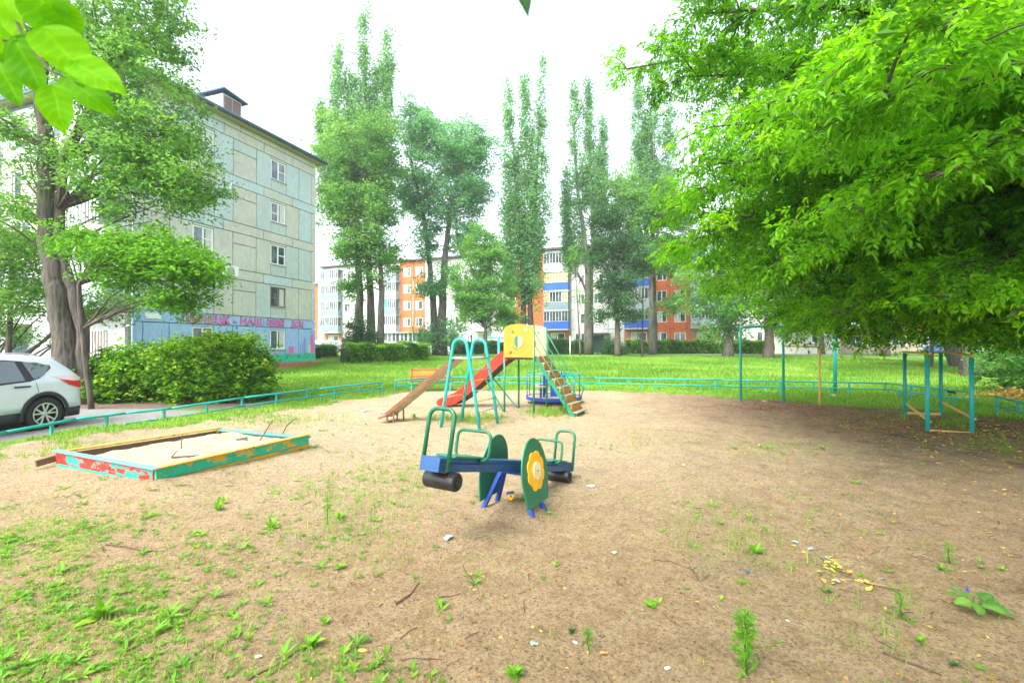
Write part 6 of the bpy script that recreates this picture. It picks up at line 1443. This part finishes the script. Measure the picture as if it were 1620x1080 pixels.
mb.build('small_twigs', M['twig'], None, kind='stuff')

# single plants one can point to
def plant(label, u, v, s, nl, up, seed, mat='weed', ratio=.34, cat='weed', name='weed_plant'):
    x, y = ground_pt(u, v); rgp = np.random.default_rng(seed); z = G(x, y); root = thing(name, label, cat, (x, y, z))
    o = rosettes('leaves', np.array([x] * 2) + rgp.normal(0, .01, 2), np.array([y] * 2), np.array([s * .64, s * .52]), M[mat], rgp, nl, up, root, None, ratio=ratio, tint=.65); return root, (x, y, z)
plant('upright dandelion tuft behind the yellow flower tuft, left of the seesaw', 345, 812, .16, 8, .9, 1)
plant('spiky bright dandelion on bare sand left of the black roller', 430, 838, .16, 10, .9, 2)
plant('dandelion with long upright leaf at the upper edge of the weeds', 352, 800, .15, 6, 1.1, 3)
plant('small dandelion by the forked twig at the bottom left centre', 492, 1028, .12, 9, .6, 4)
plant('broad dock plant in the thick of the near weeds', 165, 985, .20, 8, .9, 5, ratio=.42)
plant('small dandelion alone on the sand below the weeds', 512, 992, .07, 8, .7, 6)
plant('flat bright plantain rosette at the bottom edge of the sand', 815, 1078, .10, 7, .7, 7, ratio=.5)
plant('small flat weed rosette alone on the near sand right of centre', 1032, 965, .085, 9, .35, 8)
plant('dark little weed clump at the foot of the thin sprig', 905, 1008, .05, 14, .8, 9, mat='leaf_dark')
plant('weed clump growing under the right foot of the green stairs', 888, 652, .26, 9, .9, 10)
plant('leafy weed between the feet of the near turquoise hoop', 757, 664, .24, 9, .9, 11)
plant('thin leafy weed right at the lower end of the rusty chute', 655, 664, .20, 7, 1.2, 12)
plant('small green weed lying by the near left side of the sandbox', 146, 757, .12, 9, .4, 13, mat='leaf_dark')
plant('little weed clump on the shaded sand, rightmost of the near ones', 1505, 1058, .06, 12, .8, 14, mat='leaf_dark')
plant('yellowing grass-like weed where the forked twig lies on the near sand', 1585, 905, .06, 9, .7, 15)
for u, v, s, sd, lb in [(1160, 712, .1, 21, 'first low weed right of the roundabout on the open sand'), (1216, 712, .13, 22, 'second low weed patch in front of the pull-up frame'), (1300, 712, .1, 23, 'third low weed patch toward the parallel bars'), (1192, 880, .14, 24, 'pale green weed clump among grass wisps on the right sand'), (1487, 905, .10, 25, 'sprig of weeds on the brown soil above the burdock'), (545, 905, .10, 26, 'low weed spread at the edge of the bare sand'), (620, 800, .08, 27, 'low weed left of the black roller'), (540, 825, .12, 28, 'bushy weed with twigs between sandbox and seesaw'), (1455, 1020, .07, 29, 'thin weed on the shaded soil below the burdock')]:
    plant(lb, u, v, s, 8, .7, sd)
# burdock: a few big leaves
x, y = ground_pt(1540, 972); bd = thing('burdock', 'dark green burdock with broad leaves on the brown soil', 'plant', (x, y, G(x, y)))
rgb_ = np.random.default_rng(5)
for i in range(9):
    a = i * .75 + .3; L = rgb_.uniform(.08, .13); p0 = Vector((x, y, G(x, y))); p1 = p0 + Vector((math.cos(a) * .05, math.sin(a) * .05, .06)); p2 = p1 + Vector((math.cos(a) * L, math.sin(a) * L, rgb_.uniform(-.02, .03)))
    big_leaf(bd, p1, p2, (rgb_.uniform(-.3, .3), rgb_.uniform(-.5, 0), 1), L * .62, M['leaf_left']); mb = MB(); mb.tube([p0, p1], .003, 5); mb.build('stalk', M['weed'], bd)
# tall feathery weed close to the camera
def feathery(label, u, v, h, n, seed, lw=.05):
    x, y = ground_pt(u, v); z = G(x, y); root = thing('tall_weed', label, 'weed', (x, y, z)); rg = np.random.default_rng(seed)
    pts = [(x, y, z), (x - .01, y + .004, z + h * .4), (x - .004, y + .004, z + h * .75), (x - .012, y + .01, z + h)]
    mb = MB(); mb.tube(pts, [.004, .0035, .003, .0015], 6); mb.build('stem', M['weed'], root)
    f = rg.random(n) ** .6; C = np.stack([np.interp(f, [0, .4, .75, 1], [p[i] for p in pts]) for i in range(3)], 1); a = rg.random(n) * 6.28; el = rg.uniform(-.3, .9, n)
    D = np.stack([np.cos(a) * np.cos(el), np.sin(a) * np.cos(el), np.sin(el)], 1); L = lw * rg.uniform(.5, 1.3, n) * (1.15 - .35 * f); V, F = leaf_arrays(C, D, unit(rg.normal(0, .4, (n, 3)) + [0, 0, 1]), L, L * .12, .1)
    k = rg.integers(0, n, n * 2); V2, F2 = leaf_arrays(C[k] + D[k] * (L[k] * .5)[:, None], unit(D[k] + rg.normal(0, .6, (n * 2, 3))), unit(rg.normal(0, .4, (n * 2, 3)) + [0, 0, 1]), L[k] * .42, L[k] * .08, .1)
    np_mesh('leaves', np.concatenate([V, V2]), np.concatenate([F, F2 + len(V)]), M['weed'], root, np.clip(np.repeat(rg.random(3 * n) * .6 + .2, 4), 0, 1))
feathery('tall feathery green weed standing at the bottom right of the sand', 1180, 1075, .30, 170, 1, .075)
feathery('thin leafy sprig beside the white chip on the near sand', 932, 1042, .13, 60, 2, .04)
feathery('thin upright weed among grass in front of the play tower bench gap', 520, 835, .28, 70, 3, .06)
feathery('tall leafy weed on the shaded soil near the bottom right', 1425, 985, .14, 60, 4, .045)
feathery('leafy weed sprig low on the sand right of the yellow twig', 1500, 895, .16, 60, 5, .05)

# toy flower and clod at the foot of the seesaw
x, y = .02, 4.70; z = G(x, y); ty = thing('toy_flower', 'small blue and yellow pansy toy stuck in the sand mound under the seesaw', 'toy', (x - .03, y, z))
fo = Vector((x - .035, y - .02, z + .05)); fn = Vector((.15, -.9, .45)).normalized(); fx_ = fn.cross(Vector((0, 0, 1))).normalized() * -1; fz_ = fx_.cross(fn) * -1
fz_ = fz_ if fz_.z > 0 else -fz_
for dx, dz, r, mt in ((-.018, .022, .024, 'blue2'), (.016, .026, .022, 'blue'), (-.014, -.006, .022, 'yellow_flower'), (.014, -.004, .022, 'yellow_flower'), (0, -.022, .020, 'yellow_flower')):
    mb = MB(); mb.prism([(dx + r * math.cos(q), dz + r * math.sin(q)) for q in [2 * math.pi * k / 14 for k in range(14)]], fo + fn * (.004 if mt.startswith('y') else 0), fx_, fz_, fn, .004); mb.build('petal', M[mt], ty)
mb = MB(); mb.prism([(.008 * math.cos(q), .008 * math.sin(q)) for q in [2 * math.pi * k / 10 for k in range(10)]], fo + fn * .009, fx_, fz_, fn, .003); mb.build('flower_centre', M['plastic'], ty)
mb = MB(); mb.tube([fo, fo + Vector((0, .01, -.08))], .004, 6); mb.build('stem', M['green'], ty)
plant('little leafy weed growing out of the sand mound under the seesaw', 830, 803, .11, 6, .9, 41)
plant('yellow-green weed tuft at the far leg of the seesaw', 868, 812, .07, 7, .6, 42)

# loose rubbish and sticks on the sand
M['paper_blue'] = plain('blue_white_wrapper', (.35, .48, .75), .35, 40, .4); M['paper_white'] = plain('white_paper', (.48, .50, .50), .1, 20, .6); M['plastic_blue'] = plain('blue_plastic_cap', (.02, .06, .55), .1, 20, .35); M['plastic_red'] = plain('red_plastic_scrap', (.65, .05, .06), .1, 20, .4); M['leaf_silver'] = plain('leaf_underside', (.26, .36, .30), .15, 20, .6); M['leaf_yellow'] = plain('yellow_fallen_leaf', (.48, .38, .07), .25, 20, .7); M['leaf_orange'] = plain('orange_fallen_leaf', (.65, .28, .06), .3, 20, .7); M['glass_chip'] = M['leaf_silver']
def scrap(name, label, cat, u, v, sx, sy, h, mat, seed):
    x, y = ground_pt(u, v); rg = random.Random(seed); z = G(x, y) + .004; root = thing(name, label, cat, (x, y, z)); mb = MB(); n = 9; a0 = rg.random() * 3
    R = [rg.uniform(.65, 1.1) for _ in range(n)]; vs = [(x, y, z + h)] + [(x + math.cos(a0 + 6.283 * i / n) * sx * R[i], y + math.sin(a0 + 6.283 * i / n) * sy * R[i], z + rg.uniform(0, h)) for i in range(n)] + [(x + math.cos(a0 + 6.283 * i / n) * sx * .5 * R[i], y + math.sin(a0 + 6.283 * i / n) * sy * .5, z + rg.uniform(.3, 1) * h) for i in range(n)]
    fs_ = []
    for i in range(n): j = (i + 1) % n; fs_ += [(1 + i, 1 + j, n + 1 + j, n + 1 + i), (n + 1 + i, n + 1 + j, 0)]
    mb.add(vs, fs_); mb.build('sheet', M[mat], root)
for a in [('wrapper', 'crumpled blue and white wrapper on the sand below the seesaw', 'litter', 709, 858, .05, .05, .03, 'paper_blue', 1), ('wrapper', 'small pale blue wrapper on the sand right of the seesaw', 'litter', 934, 772, .05, .05, .02, 'paper_blue', 2), ('paper_scrap', 'white crumpled paper on the sand left of the rusty chute', 'litter', 577, 652, .13, .13, .03, 'paper_white', 3),
          ('paper_scrap', 'blue-white scrap beside the lower end of the rusty chute', 'litter', 606, 656, .09, .09, .03, 'paper_blue', 4), ('bottle_cap', 'dark blue cap near grass wisps on the right sand', 'litter', 1181, 912, .014, .014, .01, 'plastic_blue', 5), ('bottle_cap', 'white cap on the sand right of the tall feathery weed', 'litter', 1244, 989, .014, .014, .012, 'paper_white', 6),
          ('plastic_scrap', 'tiny red scrap on the right sand', 'litter', 1406, 830, .02, .02, .01, 'plastic_red', 7), ('plastic_scrap', 'dark blue bit sticking up behind the burdock leaves', 'litter', 1527, 937, .012, .012, .03, 'plastic_blue', 8), ('fallen_leaf', 'pale silver leaf lying left of the green one near the yellow twig', 'leaf', 1256, 862, .04, .03, .014, 'leaf_silver', 9), ('fallen_leaf', 'pale silver leaf lying nearest to the yellow-leaved twig', 'leaf', 1281, 873, .04, .03, .014, 'leaf_silver', 10),
          ('fallen_leaf', 'pale leaf on the sand right of the seesaw mound', 'leaf', 970, 880, .035, .028, .014, 'leaf_silver', 11), ('fallen_leaf', 'round pale green leaf on the near sand left of the thin sprig', 'leaf', 844, 1028, .028, .022, .012, 'leaf_silver', 12), ('fallen_leaf', 'white chip-like leaf on the near sand beside the sprig', 'leaf', 909, 1025, .02, .016, .008, 'paper_white', 13), ('fallen_leaf', 'white leaf at the bottom edge of the sand left of the feathery weed', 'leaf', 1054, 1068, .02, .015, .008, 'paper_white', 14),
          ('fallen_leaf', 'yellow leaf at the bottom left of the bare sand', 'leaf', 573, 1034, .03, .014, .01, 'leaf_yellow', 15), ('fallen_leaf', 'reddish curled leaf in the middle of the near sand', 'leaf', 764, 913, .022, .016, .02, 'leaf_orange', 16), ('fallen_leaf', 'orange leaf lying right of the thin sprig', 'leaf', 955, 1042, .03, .014, .012, 'leaf_orange', 17), ('paper_scrap', 'white scrap on the grass behind the far rail at the yellow bar', 'litter', 1316, 628, .14, .10, .1, 'paper_white', 18), ('paper_scrap', 'white scrap on the sand under the pull-up frame', 'litter', 1209, 636, .10, .06, .02, 'paper_white', 19), ('fallen_leaf', 'white leaf among the near left weeds', 'leaf', 412, 1043, .02, .013, .01, 'paper_white', 20)]:
    scrap(*a)
yt = thing('fallen_twig', 'fallen twig with yellow leaves lying on the right of the sand', 'twig', on(*ground_pt(1350, 925)))
pz = [ground_pt(1296, 888), ground_pt(1330, 915), ground_pt(1375, 930), ground_pt(1420, 938)]; mb = MB(); mb.tube([(a, b_, G(a, b_) + .01) for a, b_ in pz], .003, 5); mb.build('stem', M['twig'], yt)
rg = random.Random(4)
for i in range(34):
    u = rg.choice([rg.uniform(1295, 1330), rg.uniform(1300, 1420)]); v = (895 + (u - 1295) * .4 if rg.random() < .6 else 930) + rg.uniform(-12, 8); x, y = ground_pt(u, v); z = G(x, y) + .005; a = rg.random() * 6.28; L = rg.uniform(.03, .06)
    big_leaf(yt, (x, y, z), (x + math.cos(a) * L, y + math.sin(a) * L, z + rg.uniform(0, .02)), (rg.uniform(-.3, .3), rg.uniform(-.3, .3), 1), L * .6, M[rg.choice(['leaf_yellow', 'leaf_yellow', 'linden', 'leaf_silver', 'leaf_orange'])])
def gstick(label, uv, r, fork=None):
    P = [(*ground_pt(u, v), 0) for u, v in uv]; stick(label, [(x, y, G(x, y) + r * .7) for x, y, _ in P], r, fork)
gstick('dark bent stick on the bare sand below the blue wrapper', [(627, 960), (650, 945), (664, 925)], .007)
gstick('short dark stick right of the bent stick on the near sand', [(694, 950), (712, 948), (729, 944)], .004)
gstick('dark twig with a forked end lying right of centre', [(1035, 890), (1060, 893), (1095, 905), (1105, 920)], .004, (2, (.05, .03, .01)))
gstick('thin twig among the weeds with a dark knobbly middle', [(170, 868), (205, 870), (232, 876), (262, 877)], .006)
gstick('forked twig at the lower edge of the weed patch', [(298, 980), (318, 955), (300, 950)], .004, (1, (.01, .07, .01)))
gstick('long bare twig pointing to the small dandelion, bottom left', [(395, 1078), (440, 1055), (480, 1030), (498, 1008)], .005)
gstick('thin twig left of the long bare one in the weeds', [(365, 1014), (385, 1018), (402, 1022)], .005)
gstick('pale forked twig on the near sand by the flat rosette', [(1048, 975), (1060, 990), (1075, 997)], .003, (1, (.035, .05, .01)))
gstick('long thin pale stick slanting at the bottom right corner', [(1395, 1040), (1440, 1058), (1485, 1072)], .007)
gstick('curved thin twig left of the yellow-leaved one', [(1090, 900), (1105, 925), (1122, 912)], .003)
gstick('thin arched twig at the bottom of the near sand', [(635, 1050), (655, 1046), (665, 1048), (700, 1050)], .003)
gstick('thin twig leaning right of the curved reed on the sand', [(634, 1015), (648, 1006), (660, 1001)], .004)
gstick('curved pale stalk near the reddish leaf', [(732, 889), (738, 903), (755, 914)], .003)

# the bird behind the far rail
x, y = px(1503, 15.4), 15.4; z = float(T(x, y)) + .02; bd2 = thing('pigeon', 'dark grey bird walking on the grass behind the far rail', 'bird', (x, y, z))
mb = MB(); mb.tube([(x + .21, y, z + .07), (x + .15, y, z + .095), (x + .07, y, z + .125), (x, y, z + .145), (x - .06, y, z + .155), (x - .095, y, z + .185), (x - .115, y, z + .215), (x - .135, y, z + .222), (x - .152, y, z + .218), (x - .175, y, z + .21)], [.008, .022, .042, .056, .052, .034, .026, .027, .018, .004], 12)
mb.build('body', plain('dark_grey_feathers', (.035, .037, .045), .35, 30, .6), bd2)
for s_ in (-1, 1):
    mb = MB(); mb.tube([(x - .01, y + .018 * s_, z + .10), (x - .005, y + .018 * s_, z), (x - .035, y + .018 * s_, z - .004)], .005, 5); mb.build('leg', M['rust'], bd2)
    mb = MB(); mb.tube([(x + .19, y + .02 * s_, z + .085), (x + .08, y + .045 * s_, z + .13), (x - .05, y + .042 * s_, z + .16)], [.004, .022, .016], 8); mb.build('wing', plain('black_wing', (.015, .016, .02), .3, 20, .5), bd2)

# weedy pile and small shrub at the far right
rng = np.random.default_rng(91)
rs = thing('bush', 'pale green leafy bush at the right edge beside the big forked trunk', 'bush', (px(1610, 17), 17, 0))
C, tn, CC = clump_points([(px(1600, 17), 17, 1.0, 1.1, 1.0, .9, 1), (px(1640, 16), 16, 1.3, 1.2, 1.0, 1.2, 1), (px(1570, 19), 19, 1.8, .8, .8, .9, .4)], 9000, rng, .25, 20, .5, .4); make_leaves('foliage', C, tn, M['leaf_mid'], .13, rng, rs, ratio=.5)
mb = MB()
for i in range(14): c = CC[rng.integers(len(CC))]; limb(mb, (px(1620, 17), 17, 0), c, .02, .005, rng, .1, 5)
mb.build('branches', M['bark_dark'], rs)
rp = thing('brush_pile', 'heap of dry pale leaves and sticks at the right edge of the lawn', 'brush pile', (px(1600, 14.5), 14.5, 0))
C = rng.normal(0, 1, (1100, 3)) * [.6, .4, .12]; C[:, 2] = np.abs(C[:, 2]) + .02; C += [px(1612, 14.8), 14.8, 0]; make_leaves('leaves', C, rng.random(len(C)), M['dry'], .11, rng, rp, ratio=.5)
